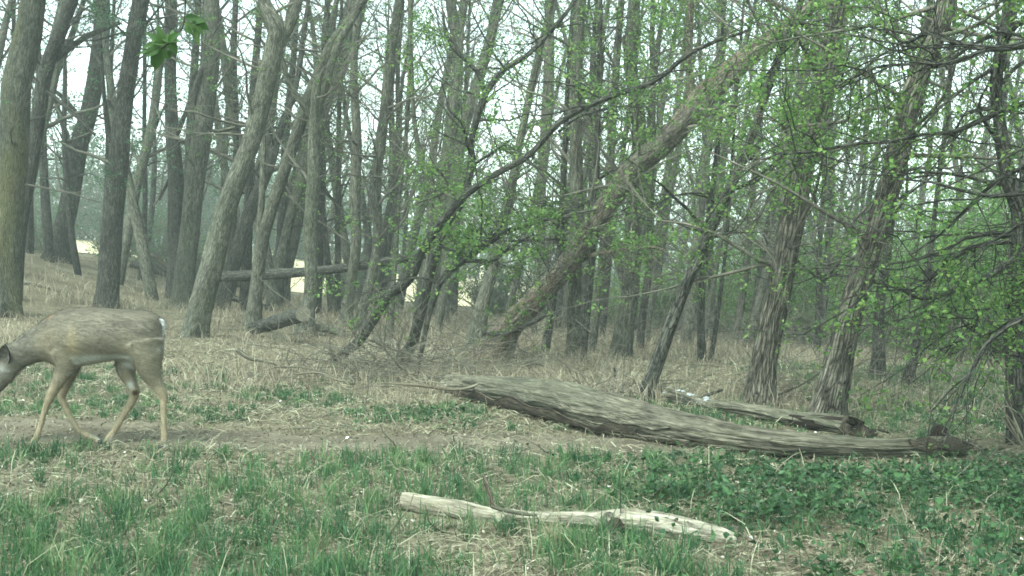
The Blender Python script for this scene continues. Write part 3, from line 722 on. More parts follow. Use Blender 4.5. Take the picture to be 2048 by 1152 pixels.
# ------------------------------------------------------------------ far woods: individual slim trees, copied from a few built ones
def far_proto(k):
    h = RNG.uniform(7.5, 10); r = RNG.uniform(0.05, 0.12)
    lean = RNG.uniform(0.02, 0.26); 
    n = 9
    z = np.linspace(-0.15, h, n)
    S = np.stack([lean * z + 0.10 * (noise(z * 0.6, k * 3.7) - 0.5) * 2, 0.08 * (noise(z * 0.5, k * 9.1) - 0.5), z, r * np.linspace(1.15, 0.25, n)], -1)
    S = spline(S, 22)
    t, ms, ml = MB(), MB(), MB()
    log_tube(t, S, 8, bark_disp(k, 0.004, 3), True, 0.3 + 0.4 * RNG.random())
    nl = 22
    s = S[RNG.integers(4, 21, nl)]
    ph = RNG.random(nl) * 2 * math.pi; el = RNG.normal(0.6, 0.35, nl)
    P1 = grow(s[:, :3], np.stack([np.cos(ph) * np.cos(el), np.sin(ph) * np.cos(el), np.sin(el)], -1), RNG.uniform(0.8, 2.6, nl), 7, 0.16, 0.06)
    tubes(ms, P1, (0.4 * s[:, 3])[:, None] * np.linspace(1, 0.2, 7)[None, :], 4, 0.5)
    m2 = 6
    jj = RNG.integers(1, 7, nl * m2); ii = np.repeat(np.arange(nl), m2)
    st = P1[ii, jj]; td = unit(P1[ii, jj] - P1[ii, jj - 1])
    kp = fbm(st[:, 0] * 0.7 + k, st[:, 1] * 0.7, st[:, 2] * 0.7) > 0.42; st, td = st[kp], td[kp]
    P2 = grow(st, unit(td + RNG.normal(0, 0.5, st.shape)), RNG.uniform(0.3, 1.1, len(st)), 5, 0.2, 0.02)
    tubes(ms, P2, np.full((len(st), 1), 0.006) * np.linspace(1, 0.5, 5)[None, :], 3, 0.5)
    m3 = 3
    jj = RNG.integers(1, 5, len(P2) * m3); ii = np.repeat(np.arange(len(P2)), m3)
    st = P2[ii, jj]
    P3 = grow(st, unit(P2[ii, jj] - P2[ii, jj - 1] + RNG.normal(0, 0.6, st.shape)), RNG.uniform(0.2, 0.6, len(st)), 3, 0.2, 0.02)
    tubes(ms, P3, np.full((len(st), 1), 0.0042) * np.linspace(1, 0.6, 3)[None, :], 3, 0.5)
    tips = np.vstack([P3[:, -1], P2[:, -1]])
    tips = tips[RNG.random(len(tips)) < ((0.5, 0.65, 0.8) if k < 3 else (0.28, 0.42, 0.58))[k % 3]]
    leaves(ml, tips, 4, 0.07, 0.06)
    ml.smooth = False
    return (t.mesh("trunk", M['grey'] if k % 2 else M['dark']), ms.mesh("twigs", M['twig']), ml.mesh("crown", M['leaf_dull'] if k < 3 else M['leaf_bright']))

PROT = [far_proto(k) for k in range(9)]
placed = []; FAR = []; BUSH = []
tries = 0
ZL = [("slim trees far back on the left", "slim bare-looking tree far back, among the stems behind the left trunks"),
      ("slim trees far back in the middle", "slim leafing tree far back, among the crowded stems behind the brush pile"),
      ("slim trees far back on the right", "slim leafing tree far back, among the stems behind the furrowed trunks")]
while len(placed) < 100 and tries < 8000:
    tries += 1
    y = RNG.uniform(23.5, 38); u = RNG.uniform(-0.50, 0.50); x = u * y
    px = 1024 + F * u
    if px < 620 and RNG.random() < 0.25: continue
    if 1430 < px < 1500 and RNG.random() < 0.6: continue
    if 265 < px < 345 and RNG.random() < 0.75: continue
    if any((x - a) ** 2 + (y - b) ** 2 < 0.55 ** 2 for a, b in placed): continue
    placed.append((x, y))
    z = 0 if px < 640 else (1 if px < 1330 else 2)
    k = int(RNG.integers(0, 3)) if z == 0 else int(RNG.integers(0, 9))
    t = thing("slim_tree", "", "tree", (x, y, float(ground_z(x, y))), ZL[z][0])
    FAR.append((px, t))
    t.rotation_euler.z = RNG.choice([0.0, 0.35, -0.4, 0.2, 2.9]) + RNG.normal(0, 0.15)
    sc = RNG.uniform(0.75, 1.25); t.scale = (sc, sc, RNG.uniform(0.9, 1.15))
    for me in PROT[k]:
        c = bpy.data.objects.new(me.name.split('.')[0], me); COL.objects.link(c); c.parent = t
        if c.name.startswith(("twigs", "crown")): c["kind"] = "stuff"

ANCH = [(-400, "left frame edge"), (14, "lichened left edge trunk"), (115, "broad-footed dark tree"), (217, "straight dark tree"), (415, "big pale leaning trunk"), (620, "tree behind the sawn log"), (760, "brush pile's dark stem"), (985, "stout pale grey tree"), (1090, "huge leaning trunk's foot"), (1149, "broad straight grey tree"),
        (1255, "wide rough-footed tree"), (1345, "thin dark leaning trunk"), (1562, "first furrowed trunk"), (1705, "second furrowed trunk"), (2033, "dark right edge tree")]
ORD = ["first", "second", "third", "fourth", "fifth", "sixth", "seventh", "eighth", "ninth", "tenth", "eleventh", "twelfth", "thirteenth", "fourteenth", "fifteenth", "sixteenth", "seventeenth", "eighteenth", "nineteenth", "twentieth"]
def neighbour_labels(items, what, rows=False):
    items = sorted(items, key=lambda e: e[0])
    for i, (ap, an) in enumerate(ANCH):
        hi = ANCH[i + 1][0] if i + 1 < len(ANCH) else 1e9
        seg = [t for p, t in items if ap <= p < hi]
        if rows:
            ds = sorted(t.location.y for p, t in items); n3 = len(ds)
            for rn, lo, hi_ in (("front", 0, ds[n3 // 3]), ("middle", ds[n3 // 3], ds[2 * n3 // 3]), ("back", ds[2 * n3 // 3], 1e9)):
                for k, t in enumerate([t for t in seg if lo <= t.location.y < hi_]):
                    t["label"] = f"{ORD[min(k, 19)]} {what} of the {rn} row, right of the {an}"
            continue
        for k, t in enumerate(seg):
            t["label"] = f"{ORD[min(k, 19)]} {what} to the right of the {an}"
neighbour_labels(FAR, "slim far-back tree")

# shrubs: bushy stems with leaves
def shrub_meshes(k, h, n, lm, per=5, ls=0.06):
    b, l = MB(), MB()
    ph = RNG.random(n) * 6.283; el = RNG.uniform(0.7, 1.4, n)
    P = grow(RNG.normal(0, 0.12, (n, 3)) * np.array([1, 1, 0]), np.stack([np.cos(ph) * np.cos(el), np.sin(ph) * np.cos(el), np.sin(el)], -1), h * RNG.uniform(0.6, 1.1, n), 8, 0.13, 0.03)
    tubes(b, P, np.full((n, 1), 0.014) * np.linspace(1, 0.25, 8)[None, :], 4, 0.5)
    jj = RNG.integers(1, 8, n * 9); ii = np.repeat(np.arange(n), 9)
    st = P[ii, jj]
    P2 = grow(st, unit(P[ii, jj] - P[ii, jj - 1] + RNG.normal(0, 0.7, st.shape)), RNG.uniform(0.2, 0.7, len(st)) * h / 2.5, 5, 0.22, 0)
    tubes(b, P2, np.full((len(st), 1), 0.005) * np.linspace(1, 0.4, 5)[None, :], 3, 0.5)
    tips = np.vstack([P2[:, 2], P2[:, 3], P2[:, 4]])
    leaves(l, tips, per, ls, 0.07 * h / 2)
    l.smooth = False
    return b.mesh("stems", M['twig']), l.mesh("foliage", M[lm])
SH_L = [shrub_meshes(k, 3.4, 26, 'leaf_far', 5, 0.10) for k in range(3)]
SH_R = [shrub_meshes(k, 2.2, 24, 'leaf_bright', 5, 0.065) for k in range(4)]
def put_shrub(ms, x, y, label, group, sc):
    t = thing("shrub", label, "shrub", (x, y, float(ground_z(x, y))), group)
    BUSH.append((1024 + F * x / y, t))
    t.rotation_euler.z = RNG.random() * 6.28; t.scale = (sc, sc, sc * RNG.uniform(0.85, 1.2))
    for me in ms:
        c = bpy.data.objects.new(me.name.split('.')[0], me); COL.objects.link(c); c.parent = t; c["kind"] = "stuff"
for i in range(16):
    px = 30 + i * 42 + RNG.uniform(-15, 15); y = RNG.uniform(64, 72)
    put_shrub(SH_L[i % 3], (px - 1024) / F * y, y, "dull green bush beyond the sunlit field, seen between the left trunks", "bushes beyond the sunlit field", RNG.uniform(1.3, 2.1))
for i in range(64):
    u = RNG.uniform(0.17, 0.50); y = RNG.uniform(17, 36)
    if u < 0.3: y = RNG.uniform(24, 37)
    elif u > 0.36: y = RNG.uniform(14.5, 30)
    put_shrub(SH_R[i % 4], u * y, y, "fresh green bush in the undergrowth on the right, beyond the clearing", "bushes in the right undergrowth", RNG.uniform(0.7, 1.3))
for i in range(14):
    u = RNG.uniform(0.05, 0.17); y = RNG.uniform(33, 38)
    put_shrub(SH_R[i % 4], u * y, y, "fresh green bush at the back of the wood, behind the middle trunks", "bushes behind the middle trunks", RNG.uniform(0.6, 1.0))

for gname, what in (("bushes beyond the sunlit field", "dull bush past the field"), ("bushes in the right undergrowth", "green undergrowth bush"), ("bushes behind the middle trunks", "small green bush far back")):
    neighbour_labels([e for e in BUSH if e[1]["group"] == gname], what, "undergrowth" in gname)

 
SH_B = [shrub_meshes(k, 1.25, 30, 'leaf_dull', 1, 0.06) for k in range(3)]
TH = []
for i in range(46):
    px = RNG.uniform(330, 1130) if i < 34 else RNG.uniform(30, 330); y = RNG.uniform(33, 39)
    if (895 < px < 965 or 610 < px < 660 or 740 < px < 850 or 140 < px < 190 or 240 < px < 275 or 325 < px < 350) and RNG.random() < 0.85: continue
    n0 = len(BUSH)
    put_shrub(SH_B[i % 3], (px - 1024) / F * y, y, "", "low twiggy bushes before the sunlit field", RNG.uniform(0.7, 1.5))
    TH.append(BUSH.pop())
neighbour_labels(TH, "low twiggy bush", True)

# far wood beyond the field
b, l = MB(), MB()
n = 420
fx = RNG.uniform(-62, 62, n); fyy = RNG.uniform(82, 112, n); fh = RNG.uniform(4, 8.5, n)
gz = ground_z(fx, fyy)
P = grow(np.stack([fx, fyy, gz - 0.2], -1), np.stack([RNG.normal(0.06, 0.1, n), 0 * fx, 1 + 0 * fx], -1), fh, 6, 0.06, 0)
tubes(b, P, RNG.uniform(0.06, 0.16, n)[:, None] * np.linspace(1, 0.3, 6)[None, :], 4, 0.5)
pts = []
for j in range(1, 6):
    for q in range(7):
        pts.append(P[:, j] + RNG.normal(0, 1.1, (n, 3)) * np.array([1, 1, 0.7]))
leaves(l, np.vstack(pts), 3, 0.42, 0.3)
l.smooth = False
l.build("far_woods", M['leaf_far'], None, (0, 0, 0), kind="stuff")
b.build("far_wood_stems", M['dark'], None, (0, 0, 0), kind="stuff")

# ------------------------------------------------------------------ fallen logs
def px_log(name, label, cat, pts, mat, sides=24, ring=0.05, disp=None, part="wood", tint=0.5, cutmat=None, d0=None, group=None, lift=0.0):
    """pts: (px, centre row, width px, depth)"""
    S = []
    for (x, y, w, d) in pts:
        S.append([*at(x, y, d), 0.5 * w * d / F])
    S = np.array(S); 
    L = np.sum(np.linalg.norm(np.diff(S[:, :3], axis=0), axis=1))
    S = spline(S, max(8, int(L / ring)))
    S[:, 3] = np.maximum(S[:, 3], 0.0012)
    S[:, 2] += lift
    base = S[len(S) // 2, :3].copy(); base[2] = float(ground_z(base[0], base[1]))
    root = thing(name, label, cat, base, group)
    m = MB(); log_tube(m, S, sides, disp, True, tint)
    m.build(part, M[mat], root, base)
    return root, S, base

def slab(S, i0, i1, a0, a1, lift, thick, seed, n=40, k=9, rag=0.5):
    """a plate of bark hugging a log between two angles (0 = towards the viewer side, pi/2 = up)"""
    m = MB()
    idx = np.linspace(i0, i1, n)
    C = np.stack([np.interp(idx, np.arange(len(S)), S[:, c]) for c in range(4)], -1)
    t = unit(np.gradient(C[:, :3], axis=0))
    up = unit(np.array([0, 0, 1.0]) - t * t[:, 2:3]); fr = unit(np.cross(up, t))
    fr *= np.where(fr[:, 1:2] > 0, -1, 1)
    f = np.linspace(0, 1, n)
    e0 = a0 + rag * (noise(f * 9, seed) - 0.5) + rag * 0.6 * (2 * f - 1) ** 6 * (a1 - a0)
    e1 = a1 + rag * (noise(f * 11, seed + 20) - 0.5) - rag * 0.6 * (2 * f - 1) ** 6 * (a1 - a0)
    A = e0[:, None] + (e1 - e0)[:, None] * np.linspace(0, 1, k)[None, :]
    V = []
    for side in (1, 0):
        rr = C[:, 3:4] + lift * (0.5 + noise(f * 5, seed + 3)[:, None]) + thick * side + 0.006 * noise(A * 6, f[:, None] * 30, seed)
        V.append(C[:, None, :3] + rr[..., None] * (fr[:, None, :] * np.cos(A)[..., None] + up[:, None, :] * np.sin(A)[..., None]))
    V = np.array(V).reshape(-1, 3)
    i = np.arange(n - 1)[:, None] * k + np.arange(k - 1)[None, :]
    N = n * k
    q = [np.stack([i, i + 1, i + k + 1, i + k], -1).reshape(-1, 4), (N + np.stack([i, i + k, i + k + 1, i + 1], -1)).reshape(-1, 4)]
    for c in (0, k - 1):
        j = np.arange(n - 1) * k + c; q.append(np.stack([j, j + k, j + k + N, j + N], -1))
    for rrow in (0, n - 1):
        j = rrow * k + np.arange(k - 1); q.append(np.stack([j, j + 1, j + 1 + N, j + N], -1))
    bk = np.stack([np.tile(A.ravel() * 0.2, 2), np.tile((A.ravel() * 0), 2), np.tile(np.repeat(f * 3, k), 2)], -1) + seed
    m.add(V, np.vstack(q), None, bk, 0.5)
    return m

edges = [(893, 754, 788), (940, 752, 796), (1000, 753, 808), (1100, 764, 838), (1200, 785, 864), (1300, 811, 884), (1400, 833, 897), (1500, 854, 908), (1600, 866, 914), (1700, 877, 917), (1800, 880, 917), (1880, 877, 915), (1930, 884, 911)]
pts = []
for (x, t_, b_) in edges:
    w = (b_ - t_) * 1.1
    d = rest_depth(x, 0.5 * (t_ + b_), w, 0.92)
    pts.append((x, 0.5 * (t_ + b_), w, d))
def refit(pts, deg):
    a = np.array(pts, float); c = np.polyfit(a[:, 0] - 1200, a[:, 3], deg)
    return [(x, y, w, float(np.polyval(c, x - 1200))) for x, y, w, d in pts]
pts = refit(pts, 3)
def crack_disp(th, ln, r):
    g = noise(np.cos(th) * 5, np.sin(th) * 5, ln * 0.55)
    gro = -0.016 * smooth(0.10, 0.0, np.abs(g - 0.5))
    g2 = noise(np.cos(th) * 11 + 4, np.sin(th) * 11, ln * 0.9)
    return gro - 0.007 * smooth(0.12, 0, np.abs(g2 - 0.5)) + 0.030 * (noise(np.cos(th) * 1.7, np.sin(th) * 1.7, ln * 3.1) - 0.5) + 0.014 * (noise(np.cos(th) * 4, np.sin(th) * 4, ln * 9) - 0.5) + 0.004 * (noise(np.cos(th) * 24, np.sin(th) * 24, ln * 3) - 0.5)
biglog, SB, bb = px_log("fallen_log", "long weathered grey log lying across the clearing, tapering to a rotten right end", "log", pts, 'deadwood', sides=72, ring=0.022, disp=crack_disp, tint=0.3)
nB = len(SB)
slab(SB, nB * 0.05, nB * 0.42, -0.75, -0.18, 0.012, 0.016, 3.0, 60, 8).build("bark_slab", M['rotten'], biglog, bb)  # loose slabs, both coloured dark to paint the shaded gap under the log
slab(SB, nB * 0.10, nB * 0.36, -1.25, -0.80, 0.02, 0.014, 8.0, 50, 7).build("bark_slab", M['rotten'], biglog, bb)
slab(SB, nB * 0.24, nB * 0.47, 0.02, 0.22, 0.004, 0.012, 12.0, 40, 6, 0.25).build("bark_strip", M['deadwood'], biglog, bb)
slab(SB, nB * 0.30, nB * 0.50, -0.50, -0.28, 0.010, 0.014, 19.0, 40, 6, 0.25).build("bark_strip", M['deadwood'], biglog, bb)
slab(SB, nB * 0.62, nB * 0.93, 0.15, 0.42, 0.002, 0.010, 15.0, 40, 6, 0.3).build("bark_strip", M['deadwood'], biglog, bb)
slab(SB, nB * 0.84, nB * 0.995, 0.1, 1.2, 0.000, 0.012, 31.0, 40, 12, 1.1).build("rotten_shell", M['rotten'], biglog, bb)
m = MB()
e = SB[-6, :3]
st = e + RNG.normal(0, 0.025, (26, 3)) * np.array([1.5, 1, 0.5])
P = grow(st, np.stack([RNG.uniform(0.4, 1, 26), RNG.normal(0, 0.3, 26), RNG.normal(0.0, 0.2, 26)], -1), RNG.uniform(0.04, 0.12, 26), 4, 0.15, 0)
tubes(m, P, RNG.uniform(0.005, 0.014, 26)[:, None] * np.linspace(1, 0.2, 4)[None, :], 5, 0.5)
m.build("splinters", M['rotten'], biglog, bb, kind="stuff")
for k in range(9):          # broken chunks of the rotten end
    f = int(nB * (0.86 + 0.13 * RNG.random())) if k < 9 else int(nB * (0.2, 0.44, 0.63)[k - 9])
    s_ = SB[f]; a = RNG.uniform(0.1, 1.5) if k < 9 else RNG.uniform(0.7, 1.4)
    p0 = s_[:3] + np.array([0, -math.cos(a), math.sin(a)]) * s_[3] * 0.7
    dv = unit(np.array([RNG.uniform(0.2, 1), -math.cos(a) * 0.6, math.sin(a) * 0.9])) if k < 9 else unit(np.array([0.5, -math.cos(a), math.sin(a)]))
    P = grow(p0[None], dv[None], np.array([RNG.uniform(0.03, 0.06)]), 5, 0.12, 0)
    m = MB(); tubes(m, P, (np.array([1.2, 1.0, 0.75, 0.6, 0.12]) * RNG.uniform(0.012, 0.026))[None], 6, RNG.uniform(0.3, 0.9), True); m.smooth = False
    m.build("broken_wood" if k < 9 else "branch_stub", M['rotten' if k % 2 or k >= 9 else 'deadwood'], biglog, bb)

# hollow log: an open tube
hp = [(1306, 788, 22, 10.1), (1350, 792, 24, 9.8), (1400, 808, 24, 9.45), (1500, 824, 26, 9.0), (1600, 843, 27, 8.65), (1660, 850, 31, 8.48), (1698, 856, 37, 8.42)]
hp = refit([(x, y - 2, w * 1.18, rest_depth(x, y - 2, w * 1.18, 1.0)) for x, y, w, _d in hp], 2)
S = spline(np.array([[*at(x, y, d), 0.5 * w * d / F] for x, y, w, d in hp]), 110)
base = S[60, :3].copy(); base[2] = float(ground_z(base[0], base[1]))
hollow = thing("hollow_log", "grey hollow log with a dark open right end, behind the long weathered log", "log", base)
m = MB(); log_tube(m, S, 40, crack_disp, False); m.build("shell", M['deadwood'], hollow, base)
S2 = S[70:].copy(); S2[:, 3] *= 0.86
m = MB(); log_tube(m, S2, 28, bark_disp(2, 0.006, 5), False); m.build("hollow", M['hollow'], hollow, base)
m = MB()       # torn rim of the opening
th = np.linspace(0, 2 * math.pi, 40, endpoint=False)
t_ = unit(S[-1, :3] - S[-4, :3]); u_ = unit(np.cross(t_, [0, 0, 1.0])); v_ = np.cross(u_, t_)
r_ = S[-1, 3]
tear = 0.07 * noise(np.cos(th) * 3.5 + 3, np.sin(th) * 3.5) + 0.03 * noise(np.cos(th) * 11, np.sin(th) * 11) + 0.10 * (1 - np.sin(th)) - 0.03
ro = S[-1, :3] + (u_ * np.cos(th)[:, None] + v_ * np.sin(th)[:, None]) * r_ * 1.0
rt = S[-1, :3] + (u_ * np.cos(th)[:, None] + v_ * np.sin(th)[:, None]) * r_ * 0.93 + t_ * tear[:, None]
ri = S[-1, :3] + (u_ * np.cos(th)[:, None] + v_ * np.sin(th)[:, None]) * r_ * 0.86 - t_ * 0.03
n = len(th); i = np.arange(n); i2 = (i + 1) % n
m.add(np.vstack([ro, rt, ri]), np.vstack([np.stack([i, i2, i2 + n, i + n], -1), np.stack([i + n, i2 + n, i2 + 2 * n, i + 2 * n], -1)]), None, None, 0.4)
m.build("torn_rim", M['rotten'], hollow, base)
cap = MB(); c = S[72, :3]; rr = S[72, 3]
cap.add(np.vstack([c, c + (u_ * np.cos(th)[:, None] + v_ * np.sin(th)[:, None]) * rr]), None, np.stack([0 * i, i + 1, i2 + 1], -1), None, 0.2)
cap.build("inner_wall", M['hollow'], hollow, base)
for k in range(40):      # lumps of white papery bark on the top of its left end
    s_ = S[int(44 * RNG.random() ** 1.3)]
    a = RNG.uniform(-0.5, 0.7)
    a = RNG.uniform(0.1, 1.35); c = s_[:3] + np.array([0.0, -math.cos(a), math.sin(a)]) * s_[3] * 0.97
    m = MB(); n1, n2 = 6, 8
    lat = np.linspace(0.05, math.pi - 0.05, n1)[:, None]; lo = np.linspace(0, 2 * math.pi, n2, endpoint=False)[None, :]
    rr = 1 + 0.5 * (noise(np.cos(lo) * 2 + k, np.sin(lo) * 2, lat * 2) - 0.5)
    V = np.stack([np.sin(lat) * np.cos(lo) * rr * RNG.uniform(.014, .036), np.sin(lat) * np.sin(lo) * rr * 0.018, np.cos(lat) * rr * RNG.uniform(0.006, 0.016)], -1) + c
    i_ = np.arange(n1 - 1)[:, None] * n2; j_ = np.arange(n2)[None, :]; j2 = (j_ + 1) % n2
    m.add(V, np.stack([i_ + j_, i_ + j2, i_ + n2 + j2, i_ + n2 + j_], -1))
    m.build("bark_flake", M['whitebark'], hollow, base)

# pale branch in the foreground grass
fp = [(806, 1002, 22, 5.72), (812, 1003, 27, 5.72), (850, 1011, 30, 5.68), (921, 1023, 33, 5.6), (973, 1035, 31, 5.53), (1019, 1038, 29, 5.5), (1061, 1037, 20, 5.46), (1131, 1037, 20, 5.4), (1184, 1039, 24, 5.36), (1219, 1043, 36, 5.33), (1255, 1041, 35, 5.31), (1307, 1047, 37, 5.28), (1360, 1059, 39, 5.22), (1413, 1068, 30, 5.16), (1450, 1074, 22, 5.12), (1474, 1078, 10, 5.1)]
fp = [(x, y, w * 1.32, d) for x, y, w, d in refit([(x, y, w, rest_depth(x, y, max(w, 26), 1.0)) for x, y, w, d in fp], 1)]
pale, SP_, pb = px_log("pale_branch", "pale barkless crooked branch lying in the foreground grass", "branch", fp, 'palewood', 36, 0.012,
    lambda th, ln, r: 0.004 * (noise(np.cos(th) * 6, np.sin(th) * 6, ln * 2) - 0.5) * 2 + 0.0035 * (noise(np.cos(th) * 14, np.sin(th) * 14, ln * 3) - 0.5))
def knot(parent, base, p, dirv, r, L, mat, endmat, name="knot"):
    S = np.array([[*(p - dirv * 0.02), r * 1.35], [*(p + dirv * L * 0.4), r * 1.05], [*(p + dirv * L), r * 0.95]])
    S = spline(S, 9)
    m = MB(); log_tube(m, S, 16, bark_disp(p[0] * 9, 0.003, 6), False); o = m.build(name, M[mat], parent, base)
    m = MB(); t_ = unit(dirv); u_ = unit(np.cross(t_, [0.1, 0, 1.0])); v_ = np.cross(u_, t_)
    a = np.linspace(0, 2 * math.pi, 16, endpoint=False); e = S[-1, :3]
    m.add(np.vstack([e + t_ * 0.004, e + (u_ * np.cos(a)[:, None] + v_ * np.sin(a)[:, None]) * S[-1, 3] * 1.02]), None, [(0, k + 1, (k + 1) % 16 + 1) for k in range(16)])
    f = m.build("cut_end", M[endmat], o, base)
    return o
knot(pale, pb, at(1008, 1038, 5.46), unit(np.array([0.35, -1, 0.1])), 0.026, 0.05, 'palewood', 'cutface')
knot(pale, pb, at(1222, 1047, 5.29), unit(np.array([0.25, -1, 0.05])), 0.036, 0.055, 'deadwood', 'rotten')
def stick(name, label, pts, mat, group=None, sides=8, cat="stick", tint=0.5):
    r, S, b = px_log(name, label, cat, pts, mat, sides, 0.03, bark_disp(pts[0][0] * 0.37, 0.002 if pts[0][2] < 12 else 0.012, 3 if pts[0][2] < 12 else 6), "wood", tint, group=group)
    return r
stick("cut_stick", "short grey sawn piece of branch behind the right tip of the pale branch", [(1408, 1060, 19, 5.27), (1440, 1063, 21, 5.25), (1478, 1066, 20, 5.22)], 'deadwood', sides=14)
stick("upright_stick", "thin brown stick standing tilted in the grass above the pale branch", [(986, 1016, 10, 5.58), (981, 995, 9, 5.6), (973, 968, 8, 5.62), (966, 948, 5, 5.63)], 'brown')
stick("dark_stick", "thin dark stick lying along the top of the pale branch's knot", [(982, 1013, 7, 5.48), (1010, 1021, 8, 5.46), (1050, 1028, 7, 5.42), (1074, 1031, 4, 5.4)], 'deadwood', tint=0.2)
stick("thin_stalk", "hair-thin dark stalk standing upright behind the pale branch's swollen knot", [(1242, 1052, 1.6, 5.28), (1241, 1000, 1.4, 5.28), (1240, 940, 1.2, 5.28)], 'dark')

# round dark stump beyond the log's right end
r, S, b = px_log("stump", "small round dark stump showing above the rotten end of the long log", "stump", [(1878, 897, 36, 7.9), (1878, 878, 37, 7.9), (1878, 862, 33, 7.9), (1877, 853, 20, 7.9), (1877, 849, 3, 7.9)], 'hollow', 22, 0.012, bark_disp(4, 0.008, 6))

# the sawn log and the other dead wood further back
dl = ground_hit(560, 668)
def capped(root, S, base, mat, k=-1, name="cut_face"):
    t_ = unit(S[k, :3] - S[k - 2 if k == -1 else 2, :3]); u_ = unit(np.cross(t_, [0, 0.1, 1.0])); v_ = np.cross(u_, t_)
    a = np.linspace(0, 2 * math.pi, 24, endpoint=False); e = S[k, :3] + t_ * 0.006
    m = MB(); m.add(np.vstack([e + t_ * 0.003, e + (u_ * np.cos(a)[:, None] + v_ * np.sin(a)[:, None]) * S[k, 3] * 1.01]), None, [(0, k_ + 1, (k_ + 1) % 24 + 1) for k_ in range(24)])
    m.build(name, M[mat], root, base)
r, S, b = px_log("sawn_log", "dark sawn log with a round pale cut face, before the upright crooked-branched tree", "log", [(508, 657, 25, 17.2), (540, 648, 28, 16.8), (578, 636, 30, 16.3), (606, 628, 31, 15.75)], 'dark', 24, 0.05, bark_disp(6, 0.006, 6, lump=0.1), tint=0.8)
capped(r, S, b, 'cutface')
db = 20.8
stick("fallen_log", "long fallen trunk propped level between the trunks at the back left", [(425, 555, 19, db + 0.4), (500, 551, 20, db + 0.2), (581, 546, 19, db), (701, 534, 17, db - 0.2), (850, 510, 14, db - 0.4)], 'dark', sides=22, cat="log", tint=0.85)
d2 = ground_hit(320, 560)
stick("broken_log", "dark broken log sloping down beside the straight dark tree at the back", [(262, 527, 15, d2), (310, 540, 15, d2), (352, 556, 13, d2)], 'dark', sides=12, cat="log", tint=0.7)
stick("broken_branch", "short reddish broken branch leaning on the dark broken log", [(302, 508, 9, d2 - 0.1), (320, 522, 9, d2 - 0.1), (340, 540, 8, d2 - 0.1)], 'brown', cat="branch")
DW = "dead branches lying around the brush pile"
for (nm, lb, pp, mt, tn) in [
    ("dead_branch", "grey dead branch left of the brush pile, dark thick stub at its left end", [(474, 700, 9), (497, 715, 9), (531, 723, 6), (569, 734, 5), (606, 748, 4)], 'deadwood', 0.35),
    ("dead_branch", "thin grey dead branch running down toward the left end of the long log", [(590, 748, 3), (637, 746, 4), (675, 760, 4), (720, 767, 3), (745, 768, 2)], 'palewood', 0.3),
    ("dead_branch", "pale forked dead branch resting against the left end of the long weathered log", [(770, 766, 3), (840, 771, 6), (903, 779, 7), (940, 775, 6), (978, 757, 4)], 'palewood', 0.2),
    ("dead_log", "pale short rotten log behind the brush pile, left of the grey mossy one", [(626, 654, 15), (655, 657, 16), (690, 668, 13)], 'deadwood', 0.6),
    ("dead_log", "grey mossy short log behind the brush pile, under the dark stem's foot", [(742, 676, 14), (770, 684, 15), (796, 693, 12)], 'deadwood', 0.45),
    ("dead_branch", "dark sloping dead branch in the grass left of the slim pair of grey trees", [(440, 592, 11), (480, 600, 12), (545, 618, 10)], 'dark', 0.5),
    ("dead_branch", "thin pale broken stick leaning across the left foot of the brush pile", [(642, 678, 5), (662, 700, 6), (690, 740, 5)], 'palewood', 0.3),
    ("dead_branch", "pale grey dead branch lying flat in the dry grass at the far left", [(30, 560, 9), (80, 570, 9), (120, 582, 7)], 'deadwood', 0.6),
    ("dead_branch", "antler-shaped dark dead branch sticking up from the hollow log", [(1350, 812, 6), (1395, 800, 8), (1420, 788, 7), (1445, 780, 4)], 'dark', 0.6),
    ("dead_branch", "long thin dead branch lying at the foot of the first furrowed trunk", [(1470, 800, 5), (1530, 796, 5), (1590, 776, 4), (1640, 745, 3)], 'deadwood', 0.3),
    ("dead_branch", "small curved dark branch lying beside the hollow log's open end", [(1730, 862, 5), (1760, 861, 4), (1782, 868, 3)], 'dark', 0.5),
    ("dead_branch", "dark spiky dead stem standing in the grass left of the thin dark leaning trunk", [(1232, 768, 6), (1230, 750, 5), (1229, 735, 3)], 'dark', 0.5),
    ("dead_branch", "thin curved dead branch arching in the grass above the middle of the long log", [(1040, 735, 4), (1070, 727, 5), (1100, 735, 4), (1125, 748, 3)], 'deadwood', 0.4)]:
    dd = 10.02 if pp[0][0] == 770 else min(ground_hit(pp[0][0], pp[0][1] + 5), ground_hit(pp[-1][0], pp[-1][1] + 5), ground_hit(pp[len(pp) // 2][0], pp[len(pp) // 2][1] + 6))
    stick(nm, lb, [(x, y, w, dd) for x, y, w in pp], mt, group=DW, tint=tn, cat="branch" if nm == "dead_branch" else "log")
dk = ground_hit(1090, 690)
stick("dead_branch", "dark dead limb leaning on the huge leaning trunk's foot", [(965, 668, 7, 14.6), (1020, 664, 9, 14.4), (1065, 645, 9, 14.3), (1095, 628, 6, 14.3)], 'dark', cat="branch")

